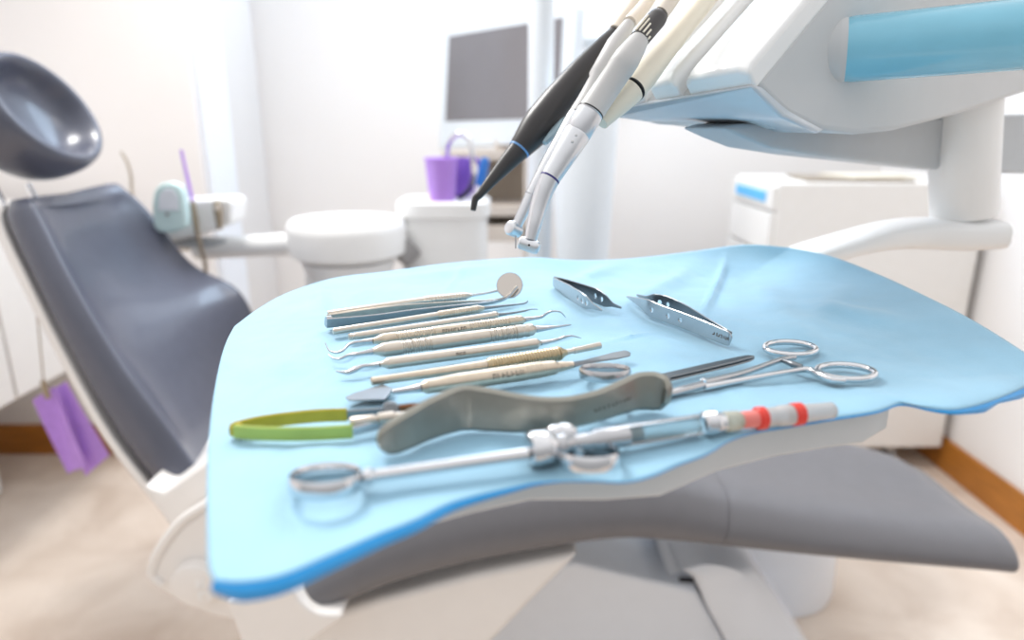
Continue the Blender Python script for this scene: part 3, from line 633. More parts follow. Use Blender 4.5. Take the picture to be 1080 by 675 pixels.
adson('larger pierced steel forceps, tips towards the left, right of the other forceps',
      [[(770.5, 365.7, .0012, .0050), (770, 365.5, .0030, .0051), (768.5, 365, .0044, .0052), (765, 364, .0052, None), (745, 356.5, .0058, None), (720, 346.5, .0060, None), (700, 339.5, .0062, None), (684, 333.5, .0066, None), (675, 326.5, .0040, .0058), (661, 317, .0007, .0034)],
       [(768, 362.5, .0042, None), (764, 361.5, .0052, None), (745, 351, .0056, None), (722, 337, .0060, None), (702, 329, .0066, None), (690, 326, .0064, None), (681, 321.5, .0026, .0050), (671.5, 315, .0007, .0034)]],
      [[.80-.05, .68-.03, .60-.03], [.56, .66]], (767, 363), (.27, .43))
# --- scissors
t = thing('dental_scissors', 'slim closed scissors lying behind the retractor, one ring showing above it', 'scissors', tl(700, 400, 0))
def finger_ring(c, rx, ry_, ax, rad, name='finger_ring', m=M_metal, parent=None, hh=1.0):
    c = V(c); ax = V(ax).normalized(); ay = V((-ax.y, ax.x, 0)); bm = B()
    tube(bm, [c + ax*math.cos(q)*rx + ay*math.sin(q)*ry_ for q in (2*math.pi*k/40 for k in range(40))], rad, 10, True, False, (0, 0, 1), hh); return link(name, bm, m, parent)
c1 = tl(638, 396.5, .0045); c2 = tl(638, 427, .0035)
b1 = tl(694, 402, .003); tipp = tl(795, 378.5, .0030)
bm = B(); ring_band(bm, c1 + V((0, 0, .002)), .0142, .0032, .0016, (0, .16, 1), 44); finger = link('finger_ring', bm, M_metal, t)
bm = B(); ring_band(bm, c2, .0098, .0020, .002, (0, 0, 1), 44); link('finger_ring', bm, M_metal, t)
bm = B(); tube(bm, spline([tl(660, 401, .0045), tl(674, 402.5, .004), b1, b1.lerp(tipp, .1)], 5), [.0018, .002, .0024, .0022], 10); link('shank', bm, M_dsteel, t)
for k, dz in enumerate((0, .0022)):
    bm = B(); P = spline([b1 + V((0, 0, dz)), b1.lerp(tipp, .35) + V((0, 0, dz)), b1.lerp(tipp, .75) + V((0, 0, dz)), b1.lerp(tipp, .93) + V((0, 0, dz)), tipp + V((0, 0, dz*.6))], 5)
    band(bm, P, interp([.0024, .0024, .0022, .0016, .0003], 5), .0014, (-.2, 1, .3)); link('blade', bm, M_dsteel, t)
# --- haemostat
t = thing('needle_holder', 'long steel needle holder with two finger rings at the right of the drape', 'needle holder', tl(760, 405, 0))
r1, r2 = tl(833.5, 367.3, .004), tl(892, 392.3, .004)
j = tl(742, 405.5, .0035)
bm = B(); q0 = tl(808, 364, .004)
ell = lambda c, a, b, ang: [c + V((math.cos(ang)*a*math.cos(q) - math.sin(ang)*b*math.sin(q), math.sin(ang)*a*math.cos(q) + math.cos(ang)*b*math.sin(q), 0)) for q in (2*math.pi*k/44 for k in range(44))]
tube(bm, ell(r1, .0168, .0132, .25), .0021, 12, True, False); link('finger_ring', bm, M_chrome, t)
bm = B(); tube(bm, ell(r2, .0168, .0125, .15), .0021, 12, True, False); link('finger_ring', bm, M_chrome, t)
bm = B(); tube(bm, spline([j + V((0, 0, .001)), tl(780, 394.5, .004), tl(812, 383.5, .0042), tl(826, 379, .0042), tl(838, 377, .004)], 6), [.0022, .0019, .0018, .0018, .0018], 12); link('shank', bm, M_metal, t)
bm = B(); tube(bm, spline([j + V((0, -.002, -.001)), tl(790, 399.5, .0038), tl(834, 391.8, .004), tl(852, 389.8, .004), tl(866, 396, .004), tl(878, 400.5, .004), tl(891, 401.5, .004)], 6), [.0022, .0019, .0018, .0020, .0022, .002, .002], 12); link('shank', bm, M_chrome, t)
bm = B(); tube(bm, spline([tl(826, 380, .0045), tl(836, 384, .0048), tl(846, 387, .0046)], 5), [.0016, .002, .0016], 10); link('ratchet', bm, M_dsteel, t)
bm = B(); tube(bm, spline([j, tl(720, 411.5, .0033), tl(706, 415, .003), tl(684, 420.5, .003), tl(672, 423.5, .003)], 6), [.0028, .003, .0026, .002, .001], 12, flat=.8); link('jaw', bm, M_metal, t)
bm = B(); axis_lathe(bm, j + V((0, 0, .0015)), j + V((0, 0, .0036)), [(0, .0018), (.8, .0018), (1, .0012)], 14); link('pivot_screw', bm, M_chrome, t)
# --- cheek retractor
t = thing('cheek_retractor', 'wavy matt grey steel cheek retractor standing on edge in front of the row', 'retractor', tl(550, 455, 0))
base = [(400, 481.5, .0030, .0062), (406, 481, .0062, .0070), (416, 478.5, .0080, None), (432, 472.5, .0090, None), (452, 463.5, .0098, None), (474, 456, .0106, None), (492, 452.5, .0112, None), (515, 453.5, .0107, None), (545, 455, .0096, None), (572, 454, .0086, None), (600, 450.5, .0080, None), (630, 443.5, .0080, None), (655, 436, .0090, None), (672, 431.5, .0099, None), (688, 431.5, .0102, None), (699, 434, .0092, .0102), (704, 436.5, .005, .0100)]
Pn = [(tl(x, y, .0012) + V((0, 0, (lift or hw))), hw) for x, y, hw, lift in base]
P = spline([p for p, _ in Pn], 6); hw = interp([h for _, h in Pn], 6)
bm = B(); band(bm, P, hw, .0044, (0, .2, 1)); rb = link('blade', bm, M_retr, t, True, 0, 0)
i0, i1 = int(.66*len(P)), int(.79*len(P)); tt = (P[i1] - P[i0]).normalized(); nn = tt.cross(V((0, .35, 1))).normalized(); nn = nn if nn.y < 0 else -nn
marks_path([p - V((0, 0, .0015)) for p in P[i0:i1]], .0024, .0040, 'engraving', rb, 4)
# --- green-coated forceps
t = thing('green_handled_forceps', 'steel forceps with yellow-green coated spring handles, at left of the drape', 'forceps', tl(310, 450, 0))
for nm, pts, m in (('upper', [(246, 452.5), (270, 446.5), (300, 442), (335, 438.5), (366, 437.5)], M_olive), ('lower', [(247, 455), (268, 456.8), (300, 457.8), (335, 457.2), (372, 455)], M_green)):
    bm = B(); P = spline([tl(x, y, .0048) for x, y in pts], 6); band(bm, P, .0036, .0018); link('coated_handle', bm, m, t)
bm = B(); P = [tl(244, 453.5, .0041), tl(250, 454, .0041), tl(256, 453.8, .0041)]; band(bm, P, .0034, .0040); link('handle_end', bm, M_olive, t)
bm = B(); band(bm, spline([tl(366, 437.5, .0041), tl(388, 436, .0041), tl(408, 434.5, .0041)], 5), .0027, .0016); link('shank', bm, M_dsteel, t)
bm = B(); band(bm, spline([tl(372, 455, .0041), tl(392, 450, .0041), tl(408, 445.5, .0041)], 5), .0024, .0014); link('shank', bm, M_metal, t)
bm = B(); a, b = tl(369, 446, .0068), tl(428, 438, .0068); axis_lathe(bm, a, b, [(0, .0022), (.02, .0026), (.42, .0026), (.44, .0020), (.48, .0020), (.5, .0030), (.78, .0030), (.8, .0022), (1, .002)], 18); link('joint_pin', bm, M_satin, t)
bm = B(); axis_lathe(bm, tl(412, 432.5, .0015), tl(412, 432.5, .0075), [(0, .0046), (.85, .0046), (1, .0036)], 20); link('box_joint', bm, M_dsteel, t)
bm = B(); band(bm, spline([tl(418, 432.5, .0040), tl(436, 430, .0040), tl(456, 427.5, .0035)], 5), interp([.0026, .0024, .0008], 5), .0024); link('jaw', bm, M_brown, t)
# --- dental syringe
t = thing('dental_syringe', 'chrome cartridge syringe with thumb ring and red-banded capped needle, nearest on the drape', 'syringe', tl(580, 470, 0))
bm = B(); rc_ = tl(344, 511, .0042); ring_band(bm, rc_ + V((0, 0, .0018)), .0140, .0036, .0015, (0, .2, 1), 48); link('thumb_ring', bm, M_chrome, t)
sx0, sx1 = tl(383, 503.5, .0062), tl(557, 478.5, .0078)
bm = B(); axis_lathe(bm, sx0, sx1, [(0, .0026), (.012, .0036), (.05, .0036), (.065, .0027), (1, .0027)], 18); link('plunger_rod', bm, M_chrome, t)
ax0, ax1 = tl(557, 474.5, .0085), tl(742, 447.5, .0070)
def al(s): return ax0.lerp(ax1, s)
bm = B(); axis_lathe(bm, al(-.005), al(.15), [(0, .0045), (.06, .0072), (.2, .0080), (.7, .0080), (.85, .0066), (1, .0048)], 24); link('grip_block', bm, M_chrome, t)
bm = B(); blob(bm, al(.20) + V((0, .010, .001)), .0065, .0045, .0045); blob(bm, al(.13) + V((.001, .009, .002)), .004, .004, .004); link('grip_knob', bm, M_chrome, t)
bm = B(); axis_lathe(bm, al(.15), al(.54), [(0, .0048), (.1, .0052), (.14, .0040), (.5, .0038), (.54, .0048), (.8, .0050), (1, .0050)], 22); link('collar', bm, M_metal, t)
bm = B(); fr_c = tl(620.5, 485, .0038); ring_band(bm, fr_c + V((0, 0, .0016)), .0132, .0034, .0015, (0, .2, 1), 44); link('finger_ring', bm, M_chrome, t)
bm = B(); tube(bm, [al(.22) + V((.004, -.003, -.003)), fr_c + V((-.001, .0125, .001))], .0022, 10); link('ring_lug', bm, M_chrome, t)
bd = (ax1 - ax0).normalized(); bu = V((0, 0, 1)); bu = (bu - bd*bu.dot(bd)).normalized(); bs = bd.cross(bu)
for sgn, ang in ((1, -.15), (1, 2.55)):
    bm = B(); r = []
    for s in (.5, .97):
        c = al(s); r.append([c + (bu*math.cos(q) + bs*math.sin(q)*1.0)*rr_ for rr_, qs in ((.0052, (0, .25, .5, .75, 1)), (.0044, (1, .75, .5, .25, 0))) for q in ((ang - .45 + .9*k) if sgn > 0 else (ang - .55 + 1.1*k) for k in qs)])
    rings_to_faces(bm, r)
    bm.transform(Matrix.Identity(4)); link('barrel_rail', bm, M_metal, t)
bm = B(); axis_lathe(bm, al(.535), al(.965), [(0, .0036), (.03, .0041), (.97, .0041), (1, .0036)], 22); link('cartridge', bm, M_glass, t)
bm = B(); axis_lathe(bm, al(.56), al(.62), [(0, .0036), (1, .0036)], 16); link('cartridge_plunger', bm, M_seal, t)
n0 = tl(741, 447.6, .0070); n1 = tl(879, 432.5, .0058)
def nl(s): return n0.lerp(n1, s)
bm = B(); axis_lathe(bm, nl(0), nl(.15), ribbed(0, 0, [(0, .0048), (.1, .0060), (.5, .0060), (.8, .0050), (1, .0046)], [(.1, .6, 5, .0005)], 60), 24); link('threaded_tip', bm, M_chrome, t)
bm = B(); axis_lathe(bm, nl(.15), nl(.28), ribbed(0, 0, [(0, .0046), (.15, .0052), (.8, .0050), (1, .0040)], [(.1, .9, 4, .0003)], 60), 22); nd = link('needle_hub', bm, M_amber, t)
bm = B(); axis_lathe(bm, nl(.28), nl(.40), [(0, .0036), (.1, .0042), (1, .0044)], 22); link('needle_collar', bm, M_pink, t)
bm = B(); axis_lathe(bm, nl(.395), nl(.46), [(0, .0050), (.15, .0057), (.85, .0057), (1, .0050)], 24); link('red_band', bm, M_red, t)
bm = B(); axis_lathe(bm, nl(.46), nl(.665), [(0, .0048), (.5, .0047), (.56, .0052), (.9, .0053), (1, .0050)], 22); link('needle_cap', bm, M_clear, t)
bm = B(); axis_lathe(bm, nl(.665), nl(.745), [(0, .0053), (.1, .0057), (.9, .0057), (1, .0050)], 24); link('red_band', bm, M_red, t)
bm = B(); axis_lathe(bm, nl(.745), nl(1.0), [(0, .0047), (.5, .0044), (.95, .0042), (1, .0034)], 22); link('needle_cap', bm, M_clear, t)

# ================================================================== HANDPIECES
GH = 'handpieces hanging in the delivery unit'
def hose(pts, r, parent, m=M_hose): 
    bm = B(); tube(bm, spline(pts, 10), r, 12); return link('hose', bm, m, parent)
# silver contra-angle with micromotor
D = .50
t = thing('contra_angle_handpiece', 'silver contra-angle handpiece with indigo ring and black ribbed motor end, in front', 'dental handpiece', od(558, 258, D), GH)
bm = B(); a, b = od(674, 42, D + .01), od(696.5, 15, D + .02); pxr = lambda n_, d=D: n_*d/F/2
axis_lathe(bm, a, b, [(0, pxr(21)), (.8, pxr(22)), (.93, pxr(20)), (1, pxr(15))], 24); mt = link('motor_sleeve', bm, M_blackmatt, t)
ad = (b - a); au = (CO - a).normalized(); an = ad.normalized(); au = (au - an*au.dot(an)).normalized(); av = an.cross(au)
for k in range(5):
    q = -1.0 + k*.42; bm = B(); base_ = a + (au*math.cos(q) + av*math.sin(q))*pxr(22)
    tube(bm, [base_ + ad*.03, base_ + ad*(.12 + .12*(4 - k if av.x > 0 else k))], .0008, 6); link('grip_line', bm, M_cream, mt)
bm = B(); c0 = od(623, 118, D); axis_lathe(bm, od(676, 40, D + .01), c0, [(0, pxr(19)), (.12, pxr(24)), (.28, pxr(29)), (.42, pxr(29.5)), (.43, pxr(28)), (1, pxr(28.5))], 30); link('motor_body', bm, M_hpgrey, t)
bm = B(); c1 = od(580, 188, D - .005); axis_lathe(bm, c0, c1, [(0, pxr(29)), (.02, pxr(27)), (.03, pxr(29)), (.32, pxr(29)), (.33, pxr(28)), (.35, pxr(29)), (.7, pxr(25)), (1, pxr(21.5))], 30); link('handpiece_body', bm, M_hp, t)
bm = B(); dd = (c1 - c0).normalized(); axis_lathe(bm, c1 - dd*.0005, c1 + dd*.0009, [(0, pxr(22)), (1, pxr(22))], 30); link('colour_ring', bm, M_purpring, t)
bm = B(); dd0 = c0 - dd*.0006; axis_lathe(bm, dd0, c0 + dd*.0004, [(0, pxr(29.3)), (1, pxr(29.3))], 30); link('joint_ring', bm, M_dark, t)
bm = B(); hd = od(559.5, 253, D - .006); tube(bm, spline([c1, od(574, 201, D - .005), od(568, 219, D - .005), od(563.5, 236, D - .006), hd], 5), [pxr(21.5), pxr(20.5), pxr(18.5), pxr(16), pxr(13)], 24); link('neck', bm, M_hp, t)
bm = B(); hx = V((.93, -.25, -.26)).normalized(); hcn = od(558, 258.5, D - .006); axis_lathe(bm, hcn - hx*.0078, hcn + hx*.0078, [(0, .0036), (.08, .0048), (.8, .0050), (.95, .0044), (1, .0034)], 24); hd_ = link('head', bm, M_hp, t)
bm = B(); toc = (CO - hcn).normalized(); axis_lathe(bm, hcn + toc*.0046, hcn + toc*.0053, [(0, .0008), (1, .0008)], 12); link('spray_hole', bm, M_dark, hd_)
for k in range(2):
    bm = B(); p = c0.lerp(c1, .42 + .09*k); tcx = (p - CO).normalized(); tcx = -(tcx - dd*tcx.dot(dd)).normalized(); sd = dd.cross(tcx)
    blob(bm, p + tcx*pxr(26) - sd*.0, .0012, .0012, .0012); link('dimple', bm, M_hpgrey, t)
hose([b, od(711, -5, D + .03), od(735, -40, D + .06), od(790, -90, D + .14), V((.30, .80, H + .17))], pxr(17, .53), t)
# second silver handpiece behind it
D2 = .55
t = thing('turbine_handpiece', 'slim silver turbine handpiece mostly hidden behind the contra-angle, round head with bur', 'dental handpiece', od(541, 242, D2), GH)
bm = B(); a, b = od(664, 24, D2 + .02), od(610, 122, D2); axis_lathe(bm, a, b, [(0, pxr(12, D2)), (.1, pxr(17, D2)), (.25, pxr(24, D2)), (.6, pxr(24, D2)), (.62, pxr(20, D2)), (.85, pxr(20, D2)), (1, pxr(22, D2))], 26); link('coupling', bm, M_hpgrey, t)
bm = B(); c = od(560, 206, D2 - .005); axis_lathe(bm, b, c, [(0, pxr(22, D2)), (.05, pxr(23, D2)), (.6, pxr(19, D2)), (1, pxr(13, D2))], 26); link('handpiece_body', bm, M_hp, t)
bm = B(); d = od(545, 238, D2 - .006); tube(bm, [c, c.lerp(d, .5), d], [pxr(13, D2), pxr(12, D2), pxr(11, D2)], 20); link('neck', bm, M_hp, t)
bm = B(); hcn = od(541.5, 241.5, D2 - .006); hx = V((-.55, -.6, .35)).normalized(); axis_lathe(bm, hcn - hx*.007, hcn + hx*.006, [(0, .0040), (.1, .0056), (.8, .0062), (.95, .0052), (1, .0036)], 26); link('head', bm, M_hp, t)
bm = B(); tube(bm, [od(544, 247, D2 - .006), od(544, 262, D2 - .006)], [.0008, .0005], 8); link('bur', bm, M_metal, t)
hose([a, od(682, 3, D2 + .04), od(706, -34, D2 + .07), od(770, -90, D2 + .15), V((.285, .83, H + .17))], pxr(15, .57), t)
# black scaler
D3 = .61
t = thing('ultrasonic_scaler_handpiece', 'black tapered handpiece with light blue ring and curved tip, farthest left', 'dental handpiece', od(500, 220, D3 - .03), GH)
bm = B(); a, b = od(649, 32, D3), od(547.5, 158, D3 - .02)
axis_lathe(bm, a, b, [(0, pxr(9, D3)), (.02, pxr(13, D3)), (.15, pxr(20, D3)), (.35, pxr(29, D3)), (.6, pxr(35, D3)), (.78, pxr(36, D3)), (.84, pxr(34, D3)), (.99, pxr(24, D3)), (1, pxr(23, D3))], 30); bd_ = link('handpiece_body', bm, M_black, t)
dd = (b - a).normalized(); bm = B(); axis_lathe(bm, b - dd*.0008, b + dd*.0009, [(0, pxr(24, D3)), (1, pxr(23.4, D3))], 30); link('colour_ring', bm, M_bluering, t)
bm = B(); P = spline([b, od(524, 184, D3 - .025), od(507, 204, D3 - .03), od(501.5, 210, D3 - .03), od(499, 222, D3 - .03)], 6); tube(bm, P, [pxr(22.5, D3), pxr(14, D3), pxr(8, D3), pxr(7, D3), pxr(5.5, D3)], 22); link('scaler_tip', bm, M_black, t)
bm = B(); P = spline([od(574, 151, D3 - .03), od(582, 143, D3 - .028), od(590, 132, D3 - .022), od(595, 122, D3 - .015)], 5); band(bm, P, interp([.0016, .0036, .004, .002], 5), .006, (.7, -.4, -.6)); link('light_button', bm, M_button, t)
hose([a, od(664, 10, D3 + .01), od(690, -30, D3 + .05), od(750, -90, D3 + .16), V((.27, .86, H + .17))], pxr(15, .58), t)
# cream connector
D4 = .525
t = thing('air_water_syringe', 'cream handpiece with a black ring, resting against the white holder bars', 'dental handpiece', od(640, 124, D4), GH)
bm = B(); a, b = od(745, 0, D4 + .045), od(667, 94, D4); axis_lathe(bm, a, b, [(0, pxr(20, .57)), (.3, pxr(21, .555)), (.6, pxr(25, .54)), (.85, pxr(29.5, .53)), (1, pxr(29, .525))], 30); link('sleeve', bm, M_cream, t)
dd = (b - a).normalized(); bm = B(); axis_lathe(bm, b - dd*.0002, b + dd*.0011, [(0, pxr(29.5, .525)), (1, pxr(29, .525))], 30); link('joint_ring', bm, M_dark, t)
bm = B(); c = od(634, 129, D4 - .008); axis_lathe(bm, b + dd*.001, c, [(0, pxr(28, .525)), (.35, pxr(25, .525)), (.7, pxr(20, .525)), (1, pxr(16, .525))], 30); link('nozzle', bm, M_cream, t)
hose([a, od(772, -32, D4 + .06), od(800, -70, D4 + .1), od(850, -120, D4 + .2), V((.33, .78, H + .19))], pxr(19, .57), t)

# ================================================================== BEHIND THE CHAIR
# light column
t = thing('lamp_column', 'tall white lamp column behind the tray with a slim pole on top', 'lamp column', (0.16, 1.75, 0))
bm = B(); yc = 1.75; e = [oy(588, 275, yc), oy(641, 275, yc), oy(578, 105, yc), oy(654, 105, yc)]
def ov(cx, a, b, z): return [V((cx + a*math.cos(q), yc + b*math.sin(q), z)) for q in (2*math.pi*k/40 for k in range(40))]
cx = (e[0].x + e[1].x)/2; wd = (e[1].x - e[0].x)/2; cx2 = (e[2].x + e[3].x)/2; wd2 = (e[3].x - e[2].x)/2
rings_to_faces(bm, [ov(cx, wd*1.05, wd, 0), ov(cx, wd, wd, e[0].z), ov(cx2, wd2, wd2*.8, e[2].z), ov(cx2, wd2*.8, wd2*.6, e[2].z + .03)]); link('column', bm, M_bezel, t)
bm = B(); p0, p1 = oy(570, 130, 1.80), oy(566.5, 0, 1.80); tube(bm, [V((p0.x, 1.8, p0.z - .55)), p0, V((p0.x - .002, 1.8, ZT - .02))], .0315, 28); link('pole', bm, M_bezel, t)
bm = B(); bb = V(((p0.x + cx2)/2, 1.785, p0.z - .5)); box(bm, bb, (.14, .05, .07)); link('pole_bracket', bm, M_white, t, True, .01)
# monitor
def mp(px, py, off=0.0): return opl(px, py, MP + MN*off, MN)
ML, MR = V((-.233, 2.42, 0)), V((.15, 2.04, 0)); MN = V((-(MR - ML).y, (MR - ML).x, 0)).normalized()
if MN.y > 0: MN = -MN
MP = V((ML.x, ML.y, 1.2))
t = thing('computer_monitor', 'white flat monitor with a dark grey screen behind the pole', 'monitor', (ML + MR)/2 + V((0, 0, 1.0)))
bm = B(); fr_ = [mp(467, 28), mp(608, 5), mp(601, 150), mp(462, 157)]; prism(bm, fr_, -MN*.045); link('bezel', bm, M_bezel, t, True, .008)
bm = B(); sc = [mp(473.5, 38.5, .002), mp(593.5, 18.5, .002), mp(588, 124, .002), mp(469.5, 128, .002)]; prism(bm, sc, -MN*.004); link('screen', bm, M_screen, t, False)
bm = B(); a = mp(532, 150, -.03); box(bm, a + V((0, 0, -.012)), (.06, .04, .05)); link('stand_neck', bm, M_beige, t, True, .006)
# cart under it
t = thing('monitor_cart', 'beige metal cart with shelves under the monitor, behind the cup', 'cart', (0.02, 2.25, 0))
for px in (497, 556, 575):
    bm = B(); a = oy(px, 168, 2.2); box(bm, (a.x, 2.2, a.z/2), (.022, .03, a.z)); link('upright', bm, M_beige, t, True, .003)
for py, h_ in ((164, .03), (222, .035), (246, .05)):
    bm = B(); a, b = oy(466, py, 2.2), oy(580, py, 2.2); box(bm, ((a.x + b.x)/2, 2.27, a.z), (b.x - a.x, .17, h_)); link('shelf', bm, M_beige, t, True, .004)
bm = B(); a = oy(531, 205, 2.36); box(bm, (a.x, 2.365, a.z), (.16, .01, .30)); link('back_panel', bm, M_paper, t, True, .002)
# wall dispenser
bm = B(); a, b = oy(600, 33, 2.72), oy(668, 88, 2.72); box(bm, ((a.x + b.x)/2, 2.71, (a.z + b.z)/2), (b.x - a.x, .1, a.z - b.z)); o = link('wall_dispenser', bm, M_white, None, True, .008); tag(o, 'small white dispenser on the back wall, right of the monitor', 'dispenser')
bm = B(); a = oy(618, 45, 2.655); box(bm, (a.x + .04, 2.656, a.z), (.2, .012, .03)); link('slot', bm, M_unitdark, o, False)
# cuspidor
t = thing('cuspidor_unit', 'white water unit with a round spittoon bowl and side arm behind the tray', 'dental unit', (-.2, 1.7, 0))
yC = 1.72
def xz(px, py, y=yC): return oy(px, py, y)
bm = B(); a, b = xz(414, 213), xz(516, 213); zt = a.z; cx = (a.x + b.x)/2; hw2 = (b.x - a.x)/2
def rr(cx, cy, a, b, z, e=.45): return [V((cx + a*math.copysign(abs(math.cos(q))**e, math.cos(q)), cy + b*math.copysign(abs(math.sin(q))**e, math.sin(q)), z)) for q in (2*math.pi*k/48 for k in range(48))]
rings_to_faces(bm, [rr(cx, yC + .1, hw2*.9, .1, 0), rr(cx, yC + .1, hw2*.93, .1, zt - .045), rr(cx, yC + .1, hw2, .105, zt - .04), rr(cx, yC + .1, hw2, .105, zt - .006), rr(cx, yC + .1, hw2*.93, .095, zt)]); link('tower', bm, M_white, t)
bm = B(); a, b = xz(304, 245, 1.68), xz(428, 245, 1.68); bc = (a + b)/2; br = (b.x - a.x)/2; zb = xz(366, 283, 1.68 - br).z; ztp = xz(366, 243, 1.68 - br).z
def cir(c, r, z, dx=0): return [V((c.x + dx + r*math.cos(q), c.y + r*math.sin(q), z)) for q in (2*math.pi*k/48 for k in range(48))]
rings_to_faces(bm, [cir(bc, br*.5, zb - .008), cir(bc, br*.85, zb), cir(bc, br*.97, zb + .012), cir(bc, br, ztp - .02), cir(bc, br*.97, ztp), cir(bc, br*.9, ztp + .008), cir(bc, br*.82, ztp + .004), cir(bc, br*.5, ztp - .02), cir(bc, br*.1, ztp - .03)]); bowl = link('bowl', bm, M_white, t)
bm = B(); rings_to_faces(bm, [cir(bc, br*.7, zb - .05), cir(bc, br*.8, zb - .006)]); link('bowl_seal', bm, M_white, t)
bm = B(); rings_to_faces(bm, [cir(bc, br*.55, zb - .3), cir(bc, br*.75, zb - .05)]); link('drain_body', bm, M_white, t)
bm = B(); a = bc + V((br*.85, .02, 0)); tube(bm, [V((a.x, a.y, zb - .01)), V((a.x + .03, a.y + .02, zb + .02))], .03, 16); link('bowl_mount', bm, M_seal, t)
bm = B(); P = [xz(473, 205, 1.80), xz(472, 165, 1.80), xz(474, 150, 1.79), xz(484, 141, 1.78), xz(494, 146, 1.77), xz(497.5, 158, 1.76), xz(498, 170, 1.76)]; tube(bm, spline(P, 6), .0065, 12); link('faucet', bm, M_chrome, t)
# assistant arm and holder
bm = B(); a, b = xz(206, 263, 1.72), xz(310, 257, 1.70); axis_lathe(bm, a, b, [(0, .022), (.02, .026), (1, .029)], 24); link('side_arm', bm, M_white, t)
bm = B(); h0 = [xz(*p, 1.66) for p in [(166, 212), (240, 209), (245, 214), (243, 236), (214, 248), (176, 256), (164, 250)]]; prism(bm, h0, (0, .1, 0)); link('holder', bm, M_white, t, True, .01)
bm = B(); a = xz(190, 258, 1.68); box(bm, a + V((.03, .04, 0)), (.16, .06, .02)); link('holder_bracket', bm, M_unitdark, t, True, .004)
# things in the holder
t = thing('saliva_ejector', 'thin purple-tipped saliva ejector on a brown metal hose in the white holder', 'saliva ejector', xz(205, 230, 1.655))
bm = B(); tube(bm, [xz(191, 158, 1.64), xz(203, 212, 1.64)], [.0035, .0045], 12); link('suction_tip', bm, M_purple, t)
bm = B(); tube(bm, spline([xz(203, 212, 1.64), xz(206, 230, 1.64), xz(208, 245, 1.64)], 4), [.0055, .007, .006], 12); link('valve', bm, M_brass, t)
bm = B(); tube(bm, spline([xz(208, 245, 1.64), xz(212, 262, 1.645), xz(217, 285, 1.66), xz(214, 330, 1.7), xz(235, 380, 1.72)], 6), .005, 10); link('hose', bm, M_brass, t)
t = thing('suction_valve', 'short brown metal valve plugged into the right end of the white holder', 'valve', xz(231, 225, 1.65))
bm = B(); tube(bm, spline([xz(228, 212, 1.645), xz(230, 222, 1.645), xz(232, 242, 1.645)], 4), [.008, .011, .006], 14); link('valve_body', bm, M_brass, t)
bm = B(); axis_lathe(bm, xz(229, 219, 1.635), xz(229, 219, 1.625), [(0, .007), (1, .006)], 14); link('knob', bm, M_beige, t)
bm = B(); P = [xz(*p, 1.60) for p in [(161, 238), (160, 215), (162, 202), (168, 194), (178, 192), (188, 195), (193, 205), (195, 225), (196, 240), (180, 246), (166, 245)]]
prism(bm, P, (0, .03, 0)); o = link('control_panel', bm, M_teal, None, True, .006); tag(o, 'pale teal rounded control pad in front of the white holder', 'control pad')
bm = B(); a = xz(176, 226, 1.597); axis_lathe(bm, a, a + V((0, .006, 0)), [(0, .004), (1, .004)], 12); link('button', bm, M_seal, o)
bm = B(); P = [xz(*p, 1.60) for p in [(167, 222), (168, 206), (174, 199), (183, 199), (188, 207), (189, 222)]]; prism(bm, [p + V((0, -.002, 0)) for p in P], (0, .004, 0)); link('pad_face', bm, M_cool, o, True, .001)
bm = B(); tube(bm, spline([xz(128, 160, 1.9), xz(134, 171, 1.9), xz(138, 185, 1.9), xz(140, 205, 1.9), xz(150, 250, 1.85), xz(175, 262, 1.76), xz(200, 263, 1.72)], 6), .0035, 10); o = link('bent_wire', bm, M_brass); tag(o, 'thin bent grey metal suction tube rising behind the backrest', 'suction tube')
# cup, jug, brush on the tower
t = thing('drinking_cup', 'translucent purple plastic cup on top of the white water unit', 'cup', V((0, 0, 0)))
a, b = xz(451, 210, 1.76), xz(482, 210, 1.76); cc = (a + b)/2; cc.z = zt; t.location = cc; r_ = (b.x - a.x)/2; ch = xz(466, 167, 1.76).z - zt
bm = B(); rings_to_faces(bm, [cir(cc, r_*.86, zt + .0005), cir(cc, r_*.88, zt + .004), cir(cc, r_*1.1, zt + ch*.97), cir(cc, r_*1.16, zt + ch), cir(cc, r_*1.03, zt + ch), cir(cc, r_*.82, zt + .008)]); link('body', bm, M_purple, t)
bm = B(); tube(bm, cir(cc, r_*1.13, zt + ch), .002, 8, True, False); link('rim', bm, M_purple, t)
t = thing('jug', 'deep purple jug with a looped handle standing behind the purple cup', 'jug', V((0, 0, 0)))
c2 = xz(482, 208, 1.86); c2.z = zt; t.location = c2; r2_ = .042; jh = xz(482, 166, 1.86).z - zt
bm = B(); rings_to_faces(bm, [cir(c2, r2_*.85, zt + .0005), cir(c2, r2_*1.0, zt + jh*.5), cir(c2, r2_*.95, zt + jh*.85), cir(c2, r2_*.8, zt + jh), cir(c2, r2_*.7, zt + jh), cir(c2, r2_*.8, zt + .01)]); link('body', bm, M_purple2, t)
bm = B(); tube(bm, spline([c2 + V((r2_*.7, -.01, jh*.92)), c2 + V((r2_*1.3, -.015, jh*.95)), c2 + V((r2_*1.55, -.015, jh*.6)), c2 + V((r2_*1.2, -.015, jh*.25)), c2 + V((r2_*.8, -.01, jh*.12))], 6), .006, 10); link('handle', bm, M_purple2, t)
t = thing('scrub_brush', 'blue-handled white-based brush standing upright behind the black scaler tip', 'brush', xz(508, 210, 1.8))
bm = B(); a, b = xz(506, 196, 1.80), xz(512, 166, 1.80); axis_lathe(bm, a, b, [(0, .012), (.1, .014), (.85, .0125), (1, .007)], 16); link('handle', bm, M_blueplastic, t)
bm = B(); z0 = xz(505, 212, 1.80); z0.z = zt + .001; axis_lathe(bm, z0, a, [(0, .016), (.85, .014), (1, .011)], 16); link('base', bm, M_white, t)
